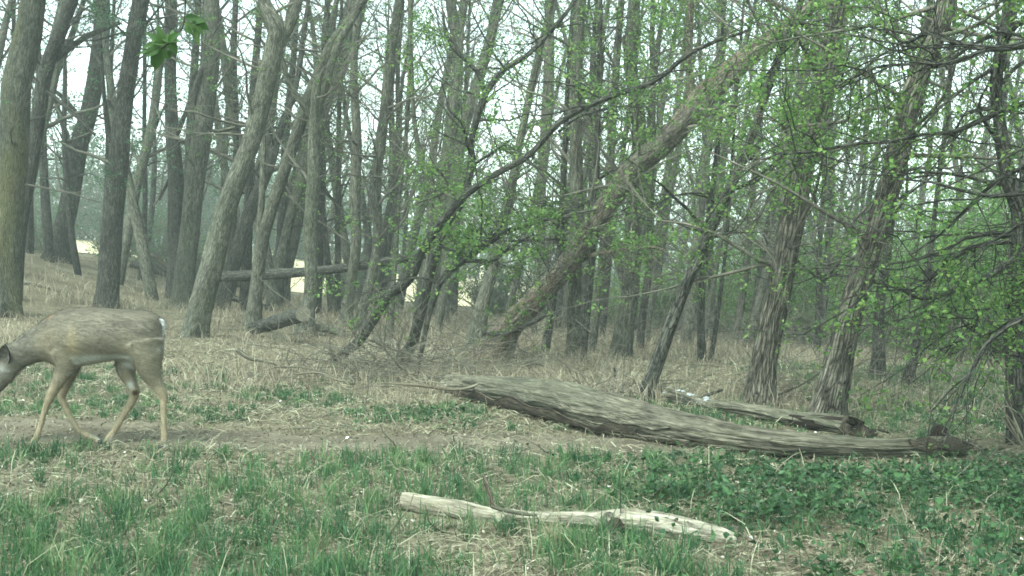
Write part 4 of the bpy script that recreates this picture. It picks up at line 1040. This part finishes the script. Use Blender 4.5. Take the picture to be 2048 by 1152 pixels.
# brush: fine dead twigs tangled on the ground
def brush(name, cx, cy_, sx, sy, n, h, mat, L=(0.4, 1.5)):
    m = MB()
    x = RNG.normal(cx, sx, n); y = RNG.normal(cy_, sy, n)
    st = np.stack([x, y, ground_z(x, y) + RNG.uniform(0, h, n) ** 1.4], -1)
    ph = RNG.random(n) * 6.283; el = RNG.normal(0.25, 0.4, n)
    P = grow(st, np.stack([np.cos(ph) * np.cos(el), 0.6 * np.sin(ph) * np.cos(el), np.sin(el)], -1), RNG.uniform(*L, n), 7, 0.2, -0.09)
    P[:, :, 2] = np.maximum(P[:, :, 2], ground_z(P[:, :, 0], P[:, :, 1]) + 0.01)
    tubes(m, P, (RNG.uniform(0.0018, 0.006, n))[:, None] * np.linspace(1, 0.35, 7)[None, :], 4, np.clip(RNG.normal(0.6, 0.25, n), 0, 1))
    m.build(name, M[mat], None, (0, 0, 0), kind="stuff")
brush("brush_pile", -1.15, 12.1, 0.50, 0.45, 260, 0.36, 'twig')
brush("brush_pile", -1.5, 12.0, 0.6, 0.4, 70, 0.3, 'deadwood')
brush("brush_pile", 0.25, 14.1, 0.45, 0.5, 110, 0.7, 'twig')
brush("brush_pile", 0.85, 10.6, 0.35, 0.25, 180, 0.12, 'twig', (0.2, 0.7))
brush("brush_pile", 3.4, 11.5, 0.8, 0.8, 140, 0.3, 'twig')
brush("brush_pile", 7.0, 19.0, 2.2, 2.0, 500, 0.7, 'twig')
brush("brush_pile", 3.6, 21.0, 2.0, 2.0, 420, 0.8, 'twig')
brush("brush_pile", -3.0, 17.0, 2.0, 2.0, 160, 0.25, 'twig')

brush("fallen_twigs", 0.0, 6.4, 1.9, 1.3, 170, 0.012, 'deadwood', (0.06, 0.34))
brush("fallen_twigs", -1.5, 10.5, 2.2, 1.2, 150, 0.02, 'twig', (0.1, 0.6))

# ------------------------------------------------------------------ grass, straw, weeds, litter
def wedge(n, y0, y1, u=0.46, pad=1.5, pw=1.0):
    n = int(n * 1.18)
    y = y0 + (y1 - y0) * RNG.random(n) ** pw
    x = RNG.uniform(-1, 1, n) * (u * y + pad)
    return x, y
def on_path(x, y): return smooth(1.15, 0.55, np.abs(y - path_y(x)) / path_w(x)) * smooth(2.6, 1.6, x)
def near_pale(x, y):
    yy = np.interp(x, SP_[::3, 0], SP_[::3, 1])
    return (x > SP_[0, 0] - 0.02) & (x < SP_[-1, 0]) & (y < yy + 0.03) & (y > yy - 0.2)
def under_log(x, y):
    return under_big(x, y) | (near_pale(x, y) & (RNG.random(len(x)) < 0.82))
def under_big(x, y):
    lx, ly, lr = SB[::4, 0], SB[::4, 1], SB[::4, 3]
    yy = np.interp(x, lx, ly); rr = np.interp(x, lx, lr)
    return (x > lx[0]) & (x < lx[-1]) & (np.abs(y - yy) < rr * 0.8)

def gdens(x, y):
    p = fbm(x * 0.9 + 3, y * 0.9)
    fore = smooth(0.33, 0.54, 0.5 * p + 0.5 * fbm(x * 2.6, y * 2.6 + 8)) * smooth(7.9, 7.0, y + 0.12 * x) * (0.65 + 0.35 * smooth(6.5, 5.0, y))
    fore *= 1 - 0.65 * smooth(0.4, 1.4, x)
    mid = 0.95 * smooth(8.1, 8.6, y + 0.15 * x) * smooth(11.8, 9.8, y + 0.25 * x) * smooth(0.33, 0.5, fbm(x * 1.2 + 9, y * 1.2))
    right = 0.95 * smooth(2.4, 3.2, x) * smooth(8, 9, y) * smooth(17, 13, y)
    far = 0.16 * smooth(10, 12, y) * smooth(0.5, 0.66, fbm(x * 0.8 + 31, y * 0.8))
    return np.clip(np.maximum(np.maximum(fore, mid), np.maximum(right, far)), 0, 1) * (1 - 0.85 * on_path(x, y))

m = MB()
tx, ty = wedge(7600, 4.0, 15, pw=1.35)                     # tufts
keep = RNG.random(len(tx)) < gdens(tx, ty); tx, ty = tx[keep], ty[keep]
nb = RNG.integers(10, 34, len(tx))
sp = RNG.uniform(0.014, 0.042, len(tx)); th_ = RNG.uniform(0.35, 1.3, len(tx)); tt = RNG.normal(0.46, 0.2, len(tx)) + 0.5 * (fbm(tx * 0.8 + 90, ty * 0.8) - 0.5)
rep = lambda a: np.repeat(a, nb)
x = rep(tx) + RNG.normal(0, 1, nb.sum()) * rep(sp); y = rep(ty) + RNG.normal(0, 1, nb.sum()) * rep(sp)
hh = rep(th_) * RNG.uniform(0.45, 1.1, len(x)) * np.where(y < 7.6, 0.135, np.where(y < 11.5, 0.075, 0.11)) * (1 - 0.45 * on_path(x, y))
k = ~under_log(x, y); x, y, hh, tt_ = x[k], y[k], hh[k], rep(tt)[k]
blades(m, np.stack([x, y, ground_z(x, y) - 0.004], -1), hh, RNG.uniform(0.0038, 0.0075, len(x)) * np.clip(y / 7, 0.8, 1.5), np.abs(RNG.normal(0.4, 0.3, len(x))), np.clip(tt_ + RNG.normal(0, 0.13, len(x)), 0, 1))
x, y = wedge(48000, 4.0, 13.5, pw=1.2)                        # loose blades
keep = (RNG.random(len(x)) < 0.10 + 0.5 * gdens(x, y)) & ~under_log(x, y) & (RNG.random(len(x)) > 0.9 * on_path(x, y)); x, y = x[keep], y[keep]
hh = RNG.uniform(0.03, 0.11, len(x)) * np.where(y < 7.6, 1.0, 0.6)
blades(m, np.stack([x, y, ground_z(x, y) - 0.004], -1), hh, RNG.uniform(0.003, 0.005, len(x)) * np.clip(y / 7, 0.8, 1.5), np.abs(RNG.normal(0.4, 0.3, len(x))), np.clip(RNG.normal(0.5, 0.22, len(x)), 0, 1))
m.smooth = False
m.build("green_grass", M['grass'], None, (0, 0, 0), kind="stuff")

m = MB()                                                     # standing dead grass of the middle ground
tx, ty = wedge(9000, 9.3, 34, pw=1.1)
dn = smooth(9.2, 11.0, ty + 0.3 * np.maximum(tx, 0)) * (0.25 + 0.75 * smooth(0.40, 0.6, fbm(tx * 0.5 + 7, ty * 0.5))) * (1 - 0.75 * smooth(3.2, 4.0, tx) * smooth(15, 12, ty))
keep = RNG.random(len(tx)) < dn; tx, ty = tx[keep], ty[keep]
nb = RNG.integers(5, 15, len(tx)); sp = RNG.uniform(0.03, 0.10, len(tx)); th_ = RNG.uniform(0.5, 1.4, len(tx)); tt = RNG.normal(0.55, 0.15, len(tx))
x = rep(tx) + RNG.normal(0, 1, nb.sum()) * rep(sp); y = rep(ty) + RNG.normal(0, 1, nb.sum()) * rep(sp)
hh = rep(th_) * RNG.uniform(0.4, 1.1, len(x)) * 0.24
k = ~under_log(x, y); x, y, hh, tt_ = x[k], y[k], hh[k], rep(tt)[k]
blades(m, np.stack([x, y, ground_z(x, y) - 0.004], -1), hh, RNG.uniform(0.003, 0.006, len(x)) * np.clip(y / 11, 0.9, 2.0), np.abs(RNG.normal(0.7, 0.5, len(x))), np.clip(tt_ + RNG.normal(0, 0.2, len(x)), 0, 1))
m.smooth = False
m.build("dry_grass", M['drygrass'], None, (0, 0, 0), kind="stuff")

m = MB()                                                     # straw lying on the ground
x, y = wedge(70000, 4.0, 16, pw=1.3)
keep = (RNG.random(len(x)) < 0.45 + 0.5 * smooth(0.4, 0.6, fbm(x * 1.3 + 50, y * 1.3)) - 0.4 * on_path(x, y)) & ~under_log(x, y); x, y = x[keep], y[keep]
N = len(x); ph = RNG.random(N) * 6.283; ln = RNG.uniform(0.03, 0.17, N); w = RNG.uniform(0.0018, 0.0042, N) * np.clip(y / 6, 0.8, 2)
a = np.stack([np.cos(ph), np.sin(ph), RNG.normal(0, 0.16, N)], -1); s = np.stack([-np.sin(ph), np.cos(ph), RNG.normal(0, 0.4, N)], -1)
c = np.stack([x, y, ground_z(x, y) + RNG.uniform(0.004, 0.03, N)], -1)
bow = np.array([0, 0, 1.0]) * (ln * RNG.uniform(0.02, 0.2, N))[:, None] + s * (ln * RNG.normal(0, 0.1, N))[:, None]
V = np.stack([c - a * ln[:, None] / 2 - s * w[:, None] / 2, c - a * ln[:, None] / 2 + s * w[:, None] / 2, c + bow + s * w[:, None] / 2, c + bow - s * w[:, None] / 2, c + a * ln[:, None] / 2], 1)
i = np.arange(N) * 5
m.add(V, np.stack([i, i + 1, i + 2, i + 3], -1), np.stack([i + 3, i + 2, i + 4], -1), None, np.repeat(np.clip(RNG.normal(0.5, 0.25, N), 0, 1), 5))
m.smooth = False
m.build("straw", M['straw'], None, (0, 0, 0), kind="stuff")

m = MB()                                                     # dead leaves
x, y = wedge(60000, 4.0, 20, pw=1.4); k = ~under_log(x, y) & (RNG.random(len(x)) > 0.25 * on_path(x, y)); x, y = x[k], y[k]
N = len(x)
leaves(m, np.stack([x, y, ground_z(x, y) + RNG.uniform(0.003, 0.014, N)], -1), 1, 0.025, 0.0, 0.0)
m.smooth = False
m.build("leaf_litter", M['litter'], None, (0, 0, 0), kind="stuff")
m = MB()                                                     # tall seed-headless straw, bowed, in the foreground
x, y = wedge(900, 4.2, 8, pw=1.2)
keep = RNG.random(len(x)) < 0.6 * (1 - on_path(x, y)); x, y = x[keep], y[keep]
blades(m, np.stack([x, y, ground_z(x, y)], -1), RNG.uniform(0.08, 0.26, len(x)), RNG.uniform(0.003, 0.005, len(x)), RNG.uniform(0.6, 2.2, len(x)), np.clip(RNG.normal(0.8, 0.12, len(x)), 0, 1))
m.smooth = False
m.build("dry_stalks", M['straw'], None, (0, 0, 0), kind="stuff")

m = MB()                                                     # broad-leaved ground cover on the right
x, y = wedge(20000, 4.1, 8.2)
dn = smooth(0.0, 1.1, x - 0.2 * (6.5 - y)) * (0.25 + 0.75 * smooth(0.33, 0.52, fbm(x * 1.6 + 70, y * 1.6))) * smooth(7.6, 6.9, y + 0.14 * x) * (0.45 + 0.55 * smooth(4.5, 5.4, y))
dn = np.maximum(dn, 0.7 * smooth(2.3, 2.8, x) * smooth(7.5, 6.9, y))
keep = (RNG.random(len(x)) < dn * 0.46) & ~under_log(x, y); x, y = x[keep], y[keep]
x2, y2 = wedge(900, 8.4, 9.6); k = (x2 > -1.8) & (x2 < -0.2) & (fbm(x2 * 1.5 + 5, y2 * 1.5) > 0.5); x = np.concatenate([x, x2[k]]); y = np.concatenate([y, y2[k]])
nl = RNG.integers(5, 12, len(x)); hp_ = RNG.uniform(0.05, 0.17, len(x)) * (1 - 0.6 * smooth(5.6, 7.0, y))
X = np.repeat(x, nl) + RNG.normal(0, 0.032, nl.sum()); Y = np.repeat(y, nl) + RNG.normal(0, 0.032, nl.sum())
Z = ground_z(X, Y) + np.repeat(hp_, nl) * RNG.uniform(0.15, 1.0, nl.sum())
leaves(m, np.stack([X, Y, Z], -1), 1, 0.034 * RNG.uniform(0.6, 1.35, len(X)), 0.0, -0.25)
P = grow(np.stack([x, y, ground_z(x, y)], -1), np.stack([RNG.normal(0, .15, len(x)), RNG.normal(0, .15, len(x)), 1 + 0 * x], -1), hp_, 3, 0.08, 0)
tubes(m, P, np.full((len(x), 1), 0.002) * np.linspace(1, 0.6, 3)[None, :], 3, 0.6)
m.smooth = False
m.build("weeds", M['weed'], None, (0, 0, 0), kind="stuff")

# dry arching stalks at the right edge
st_ = thing("dry_stalks_clump", "clump of long pale dry stalks slanting in front of the right edge tree", "dry plant", at(2052, 905, 7.2))
for pp in [[(2054, 905, 3.2), (2010, 845, 3), (1960, 780, 2.6), (1948, 765, 2)], [(2050, 900, 3), (2000, 810, 3), (1950, 705, 2.6), (1925, 670, 2.2), (1920, 645, 2)], [(2058, 910, 3), (2030, 850, 2.8), (1985, 805, 2.4), (1955, 790, 1.8)], [(2048, 880, 2.6), (2010, 800, 2.4), (1962, 745, 2), (1938, 700, 1.6)],
           [(2044, 900, 2.6), (2020, 800, 2.4), (2016, 740, 2), (2034, 690, 1.6)], [(2060, 905, 2.6), (2050, 845, 2.4), (2020, 815, 2), (1990, 812, 1.6)], [(2050, 910, 2.6), (2005, 870, 2.4), (1960, 868, 2), (1945, 888, 1.6)]]:
    S = spline([[*at(x, y, 7.2 + 0.05 * k), 0.5 * w * 7.2 / F] for k, (x, y, w) in enumerate(pp)], 24)
    m = MB(); log_tube(m, S, 6, None, True, 0.7); m.build("stalk", M['palewood'], st_, st_.location)

# leafy sprig hanging in at the top left
sg = thing("hanging_sprig", "bright green leafy sprig hanging in from above near the top left corner", "sprig", at(372, -10, 4.3))
bo = sg.location
def near_leaf(tip0, tip1, wid, d0, d1, parent):
    a, b_ = at(*tip0, d0), at(*tip1, d1)
    ax = b_ - a; L = np.linalg.norm(ax); ax = ax / L
    nr = unit(np.array([RNG.normal(0, .4), -1, RNG.normal(0.3, .4)])); s = unit(np.cross(ax, nr)); nr = np.cross(s, ax)
    W = wid * d0 / F / 2
    V, q = [], []
    for i_, (f, w) in enumerate(zip(np.linspace(0, 1, 8), [0.06, 0.55, 0.9, 1.0, 0.9, 0.65, 0.33, 0.02])):
        c = a + ax * L * f - nr * 0.25 * L * f * f
        for g in (-1, -0.5, 0, 0.5, 1): V.append(c + s * W * w * g + nr * W * 0.35 * abs(g) * w)
    for i_ in range(7):
        for g in range(4): q.append((i_ * 5 + g, i_ * 5 + g + 1, i_ * 5 + g + 6, i_ * 5 + g + 5))
    m = MB(); m.add(V, q, None, None, float(np.clip(RNG.normal(0.5, 0.25), 0, 1))); m.build("leaf", M['leaf_near'], parent, bo)
m = MB(); log_tube(m, spline([[*at(372, -12, 4.3), .003], [*at(368, 45, 4.28), .003], [*at(358, 65, 4.26), .0028], [*at(338, 86, 4.24), .0026], [*at(322, 98, 4.22), .002]], 24), 7, None, True, 0.3)
m.build("twig", M['dark'], sg, bo)
for (p0, p1, w) in [((322, 96), (285, 105), 15), ((320, 98), (263, 102), 14), ((322, 100), (286, 110), 15), ((318, 100), (308, 143), 26), ((322, 96), (305, 66), 20), ((330, 88), (290, 60), 14), ((326, 92), (318, 50), 18), ((336, 86), (352, 64), 16), ((340, 84), (354, 108), 18), ((326, 98), (336, 120), 10), ((330, 96), (328, 122), 9),
                    ((368, 46), (392, 58), 14), ((384, 56), (404, 90), 17), ((388, 52), (412, 68), 13), ((366, 40), (352, 33), 14), ((370, 36), (396, 34), 16), ((372, 30), (404, 44), 15), ((370, 50), (384, 70), 13), ((340, 82), (322, 72), 20), ((334, 88), (304, 82), 22), ((350, 70), (336, 58), 12)]:
    near_leaf(p0, p1, w, 4.24, 4.24 + RNG.normal(0, 0.03), sg)
for k in range(11):
    c = (RNG.normal(334, 13), RNG.normal(92, 10)) if k < 8 else (RNG.normal(382, 10), RNG.normal(44, 8)); a = RNG.random() * 6.283; L = RNG.uniform(22, 38)
    near_leaf(c, (c[0] + L * math.cos(a), c[1] + L * math.sin(a) * 0.8 + 6), RNG.uniform(10, 19), 4.26, 4.26 + RNG.normal(0, 0.04), sg)

# ------------------------------------------------------------------ the deer
DD = ground_hit(200, 893)
DS = F / DD
def dp(px, py, y=0.0): return np.array([(px - 200) / DS, y, (895 - py) / DS])
dz0 = float(ground_z(at(200, 895, DD)[0], DD))
deer = thing("deer", "grey-brown deer walking left with its head lowered, hindquarters to the right", "deer", (at(200, 895, DD)[0], DD, at(200, 895, DD)[2]))
body = MB()
# trunk, neck and head: oriented oval sections (centre px, centre row, half height m, half width m, tilt of the section normal)
sec = [(327, 662, .030, .030, 0), (322, 668, .085, .075, 2), (313, 670, .130, .115, 3), (300, 672, .155, .145, 3), (278, 672, .168, .163, 2), (248, 668, .158, .172, 0), (218, 668, .166, .182, 0), (188, 670, .178, .185, 0), (158, 674, .184, .175, -2),
       (135, 678, .186, .158, -6), (115, 684, .172, .138, -14), (97, 689, .145, .112, -24), (80, 691, .118, .09, -30), (62, 696, .098, .074, -30), (44, 706, .088, .064, -33), (29, 714, .086, .060, -38), (16, 726, .088, .066, -46), (4, 743, .084, .066, -52), (-8, 763, .068, .056, -56), (-19, 784, .050, .042, -58), (-29, 803, .038, .034, -58), (-37, 818, .031, .030, -58), (-41, 825, .014, .016, -58)]
k = 28
a = np.linspace(0, 2 * math.pi, k, endpoint=False)
SS = []
for (px, py, hh, hw, tl) in sec:
    SS.append([*dp(px, py), hh, hw, math.radians(tl)])
SS = spline(np.array(SS), 90)
V = []
for s in SS:
    n_ = np.array([math.sin(s[5]), 0, math.cos(s[5])])
    shp = np.abs(np.cos(a)) ** 0.9 * np.sign(np.cos(a))
    wz = np.sin(a)
    V.append(s[:3] + np.outer(wz * s[3], n_) + np.outer(shp * s[4] * (1 - 0.12 * np.clip(wz, 0, 1)), [0, 1, 0]))
V = np.array(V); n = len(V)
i = np.arange(n - 1)[:, None] * k; j = np.arange(k)[None, :]; j2 = (j + 1) % k
vv = np.vstack([V.reshape(-1, 3), V[0].mean(0), V[-1].mean(0)])
tr = [(n * k, q, (q + 1) % k) for q in range(k)] + [(n * k + 1, (n - 1) * k + (q + 1) % k, (n - 1) * k + q) for q in range(k)]
body.add(vv, np.stack([i + j, i + k + j, i + k + j2, i + j2], -1), tr)
YN, YF = -0.075, 0.075
legs = {
 'near_fore': [(136, 700, YN, .085), (140, 728, YN * 1.1, .062), (131, 750, YN * 1.1, .045), (119, 773, YN, .034), (107, 796, YN, .0275), (100, 815, YN, .020), (92, 842, YN, .0175), (84, 866, YN, .020), (79, 876, YN, .021), (74, 887, YN, .019), (70, 895, YN, .022)],
 'far_fore': [(134, 705, YF, .08), (136, 735, YF, .052), (126, 765, YF, .036), (115, 795, YF, .027), (121, 812, YF, .021), (133, 838, YF, .018), (147, 861, YF, .018), (160, 871, YF, .021), (174, 877, YF, .019), (184, 882, YF, .018), (192, 890, YF, .020)],
 'far_hind': [(275, 690, YF, .105), (254, 718, YF, .082), (245, 735, YF, .066), (251, 757, YF, .046), (260, 776, YF, .034), (263, 788, YF, .031), (256, 806, YF, .025), (240, 834, YF, .0205), (222, 864, YF, .020), (213, 876, YF, .024), (206, 886, YF, .021), (202, 895, YF, .023)],
 'near_hind': [(296, 682, YN, .125), (303, 708, YN * 1.1, .098), (307, 732, YN * 1.1, .074), (315, 755, YN, .052), (326, 772, YN, .036), (333, 785, YN, .030), (335, 800, YN, .024), (335, 830, YN, .0195), (336, 858, YN, .020), (336, 872, YN, .023), (334, 884, YN, .020), (332, 895, YN, .022)]}
for nm, L in legs.items():
    S = np.array([[*dp(x, y, yy), r] for x, y, yy, r in L])
    S = spline(S, 46)
    log_tube(body, S, 16, None, True)
me0 = body.mesh("deer_raw", None)
ob0 = bpy.data.objects.new("deer_raw", me0); COL.objects.link(ob0)
md = ob0.modifiers.new("r", 'REMESH'); md.mode = 'VOXEL'; md.voxel_size = 0.0095; md.use_smooth_shade = True
ms_ = ob0.modifiers.new("s", 'SMOOTH'); ms_.factor = 0.5; ms_.iterations = 7
dg = bpy.context.evaluated_depsgraph_get(); dg.update()
ev = ob0.evaluated_get(dg)
dme = bpy.data.meshes.new_from_object(ev)
bpy.data.objects.remove(ob0)
nv = len(dme.vertices)
co = np.zeros(nv * 3, np.float32); dme.vertices.foreach_get("co", co); co = co.reshape(-1, 3).astype(float)
no = np.zeros(nv * 3, np.float32); dme.vertices.foreach_get("normal", no); no = no.reshape(-1, 3).astype(float)
def deer_col(p, nrm):
    px = p[:, 0] * DS + 200; py = 895 - p[:, 2] * DS
    back = np.array([0.120, 0.108, 0.082]); side = np.array([0.195, 0.172, 0.122]); legc = np.array([0.235, 0.195, 0.128]); white = np.array([0.52, 0.52, 0.48]); grey = np.array([0.115, 0.108, 0.088])
    c = np.repeat(back[None, :], len(p), 0)
    def mixc(c, col, w): return c * (1 - w[:, None]) + col * w[:, None]
    c = mixc(c, side, smooth(645, 715, py) * 0.9)
    c = mixc(c, np.array([0.27, 0.215, 0.125]), 0.7 * np.exp(-((px - 163) / 12) ** 2 - ((py - 690) / 30) ** 2))
    c = mixc(c, np.array([0.20, 0.165, 0.11]), 0.5 * np.exp(-((px - 115) / 22) ** 2 - ((py - 680) / 25) ** 2))
    c = mixc(c, np.array([0.30, 0.15, 0.07]), 0.45 * np.exp(-((px - 104) / 7) ** 2 - ((py - 632) / 5) ** 2))
    c = mixc(c, grey, smooth(95, 60, px) * 0.8)
    c = mixc(c, legc, smooth(735, 790, py) * (px > 55))
    belly = smooth(-0.35, -0.8, nrm[:, 2]) * smooth(700, 712, py) * (py < 745) * (px > 140) * (px < 285)
    c = mixc(c, white, 0.9 * belly)
    c = mixc(c, white, 0.85 * np.exp(-((px - 255) / 11) ** 2 - ((py - 722) / 12) ** 2) * (p[:, 1] > -0.03))
    c = mixc(c, white, 0.3 * smooth(326, 335, px + 4 * np.sin(py * 0.21)) * smooth(715, 690, py) * smooth(636, 648, py))
    c = mixc(c, white, 0.75 * np.exp(-((px - 258) / 7) ** 2 - ((py - 770) / 9) ** 2) * (p[:, 1] > 0))
    c = mixc(c, np.array([0.05, 0.025, 0.012]), 0.95 * smooth(8, 4, np.hypot((px - 266), (py - 786))) * (p[:, 1] > 0))
    c = mixc(c, np.array([0.055, 0.048, 0.035]), 0.75 * np.exp(-((px - 95) / 14) ** 2 - ((py - 735) / 9) ** 2))  # shade of the neck crease and brisket, painted into the coat
    c = mixc(c, white, 0.75 * smooth(866, 890, py) * (nrm[:, 0] > 0.3))
    c = mixc(c, white * 0.8, 0.6 * np.exp(-((px - 12) / 9) ** 2 - ((py - 735) / 7) ** 2))
    c = mixc(c, white * 0.85, 0.8 * smooth(778, 800, py) * (px < 10) * smooth(0.3, -0.2, nrm[:, 2]))
    mot = fbm(p[:, 0] * 14, p[:, 1] * 30, p[:, 2] * 34, 3)
    mot2 = fbm(p[:, 0] * 4 + 7, p[:, 1] * 8, p[:, 2] * 9, 2)
    return c * np.clip(0.42 + 0.65 * mot + 0.5 * mot2, 0.3, 2)[:, None]
cc = deer_col(co, no)
at_ = dme.attributes.new("fur", 'FLOAT_VECTOR', 'POINT'); at_.data.foreach_set("vector", cc.astype(np.float32).ravel())
def fur_mat(name, var):
    m, n, l = new_mat(name)
    out = n.new("ShaderNodeOutputMaterial"); b = n.new("ShaderNodeBsdfPrincipled"); b.inputs["Roughness"].default_value = 0.85; b.inputs["Specular IOR Level"].default_value = 0.2
    a = attr(n, "fur"); l.new(a.outputs["Vector"], b.inputs["Base Color"])
    l.new(b.outputs[0], out.inputs[0])
    return m
M['fur'] = fur_mat("deer_coat", 0)
dme.materials.clear(); dme.materials.append(M['fur']); dme.name = "body"
for p_ in dme.polygons: p_.use_smooth = True
bo_ = bpy.data.objects.new("body", dme); COL.objects.link(bo_); bo_.parent = deer
# hair
nf = 42000
ids = RNG.integers(0, nv, nf)
p = co[ids] + RNG.normal(0, 0.003, (nf, 3)); nr = no[ids]
fl = np.repeat(np.array([[1.0, 0, -0.22]]), nf, 0)
lw = smooth(0.50, 0.42, p[:, 2])[:, None]
fl = fl * (1 - lw) + np.array([0.15, 0, -1.0]) * lw
fl = unit(fl + RNG.normal(0, 0.16, (nf, 3))); fl = unit(fl - nr * np.sum(fl * nr, 1, keepdims=True))
ln = RNG.uniform(0.014, 0.034, nf) * np.where(p[:, 2] < 0.42, 0.5, 1.0)
tip = p + (fl + nr * 0.22) * ln[:, None]; sd_ = np.cross(fl, nr) * 0.0016
m = MB(); i = np.arange(nf) * 3
m.add(np.stack([p - sd_, p + sd_, tip], 1), None, np.stack([i, i + 1, i + 2], -1)); m.smooth = False
fo = m.build("hair", M['fur'], deer, (0, 0, 0), kind="stuff")
hc = cc[ids] * RNG.uniform(0.6, 1.4, nf)[:, None]
a_ = fo.data.attributes.new("fur", 'FLOAT_VECTOR', 'POINT'); a_.data.foreach_set("vector", np.repeat(hc, 3, 0).astype(np.float32).ravel())
# tail, ears, eyes, hooves
def deer_part(name, mb, mat): return mb.build(name, mat, deer, (0, 0, 0))
M['white_fur'] = mat_plain("white_fur", (0.46, 0.47, 0.45)); M['hoof'] = mat_plain("hoof_horn", (0.05, 0.042, 0.035), 0.45); M['eye'] = mat_plain("eye_dark", (0.012, 0.009, 0.007), 0.15)
M['ear_out'] = mat_plain("ear_fur", (0.04, 0.037, 0.032)); M['ear_in'] = mat_plain("ear_inner_fur", (0.115, 0.108, 0.095))
m = MB(); log_tube(m, spline(np.array([[*dp(316, 640), .016], [*dp(324, 644), .019], [*dp(327, 652), .015], [*dp(326, 668), .010], [*dp(324, 680), .006], [*dp(323, 684), .002]]), 20), 14, bark_disp(1, .006, 5)); deer_part("tail", m, M['white_fur'])
for sgn in (-1, 1):
    m = MB(); mi = MB(); nu, nw = 12, 9
    b0 = dp(22, 703, sgn * 0.045); tipv = dp(17, 703, 0) * 0 + np.array([0.075, sgn * 0.075, 0.055]) if sgn < 0 else np.array([0.05, 0.09, 0.08])
    b0 = dp(15, 724, sgn * 0.05)
    if sgn < 0: tipv = np.array([0.3, -0.45, 0.85])
    ax = unit(tipv); fw = unit(np.array([-0.15, -1.0, -0.1]) if sgn < 0 else np.array([-0.6, -0.5, 0.1])); fw = unit(fw - ax * np.dot(ax, fw)); sw = np.cross(ax, fw)
    wid = [0.018, 0.034, 0.038, 0.042, 0.043, 0.042, 0.039, 0.034, 0.028, 0.02, 0.011, 0.002]
    for mm, off in ((m, 0.0), (mi, 0.004)):
        V, q = [], []
        for u_ in range(nu):
            for w_ in range(nw):
                g = (w_ / (nw - 1) * 2 - 1); s_ = wid[u_] * (0.9 if off else 1.0)
                V.append(b0 + ax * 0.15 * u_ / (nu - 1) + sw * s_ * math.sin(g * 1.35) + fw * (-s_ * math.cos(g * 1.35) * 0.75 + off + 0.012))
        for u_ in range(nu - 1):
            for w_ in range(nw - 1): q.append((u_ * nw + w_, u_ * nw + w_ + 1, (u_ + 1) * nw + w_ + 1, (u_ + 1) * nw + w_))
        mm.add(V, q)
    e = deer_part("ear", m, M['ear_out']); ei = mi.build("ear_inside", M['ear_in'], e, (0, 0, 0))
    for p_ in (e,):
        sm = p_.modifiers.new("thick", 'SOLIDIFY'); sm.thickness = 0.003
    m = MB(); lat = np.linspace(0.01, math.pi - 0.01, 8)[:, None]; lo = np.linspace(0, 2 * math.pi, 12, endpoint=False)[None, :]
    c = dp(0, 748, sgn * 0.058)
    V = np.stack([np.sin(lat) * np.cos(lo) * 0.015 + 0 * lo, np.sin(lat) * np.sin(lo) * 0.010, np.cos(lat) * 0.012 + 0 * lo], -1) + c
    i_ = np.arange(7)[:, None] * 12; j_ = np.arange(12)[None, :]
    m.add(V, np.stack([i_ + j_, i_ + (j_ + 1) % 12, i_ + 12 + (j_ + 1) % 12, i_ + 12 + j_], -1)); deer_part("eye", m, M['eye'])
    m = MB(); c = dp(-52, 800, sgn * 0.012)
m = MB(); log_tube(m, spline(np.array([[*dp(-38, 818), .022], [*dp(-41, 825), .020], [*dp(-44, 829), .010]]), 8), 12); deer_part("nose", m, M['hoof'])
for nm, L in legs.items():
    x, y, yy, r = L[-1]; x0, y0 = L[-2][0], L[-2][1]
    for s_ in (-1, 1):
        m = MB()
        dx = -5 if nm != 'far_fore' else 4
        S = spline(np.array([[*dp(x + 1, y - 8, yy + s_ * 0.010), .0135], [*dp(x + dx * 0.4, y - 2, yy + s_ * 0.011), .0155], [*dp(x + dx, y + 2.5, yy + s_ * 0.009), .008]]), 8)
        log_tube(m, S, 10); deer_part("hoof", m, M['hoof'])

# pink marker and pale posts seen through the left gap
for (pp, lb, nm, mt) in [([(311, 478, 4), (313, 495, 4), (314, 516, 4)], "thin pale post standing in the gap left of the tall grey tree", "pale_post", 'whitebark'), ([(326, 466, 4), (323, 485, 4), (320, 505, 4)], "thin pale tilted pole beside the other pale post", "pale_pole", 'whitebark')]:
    stick(nm, lb, [(x, y, w, 36) for x, y, w in pp], mt, cat="post")
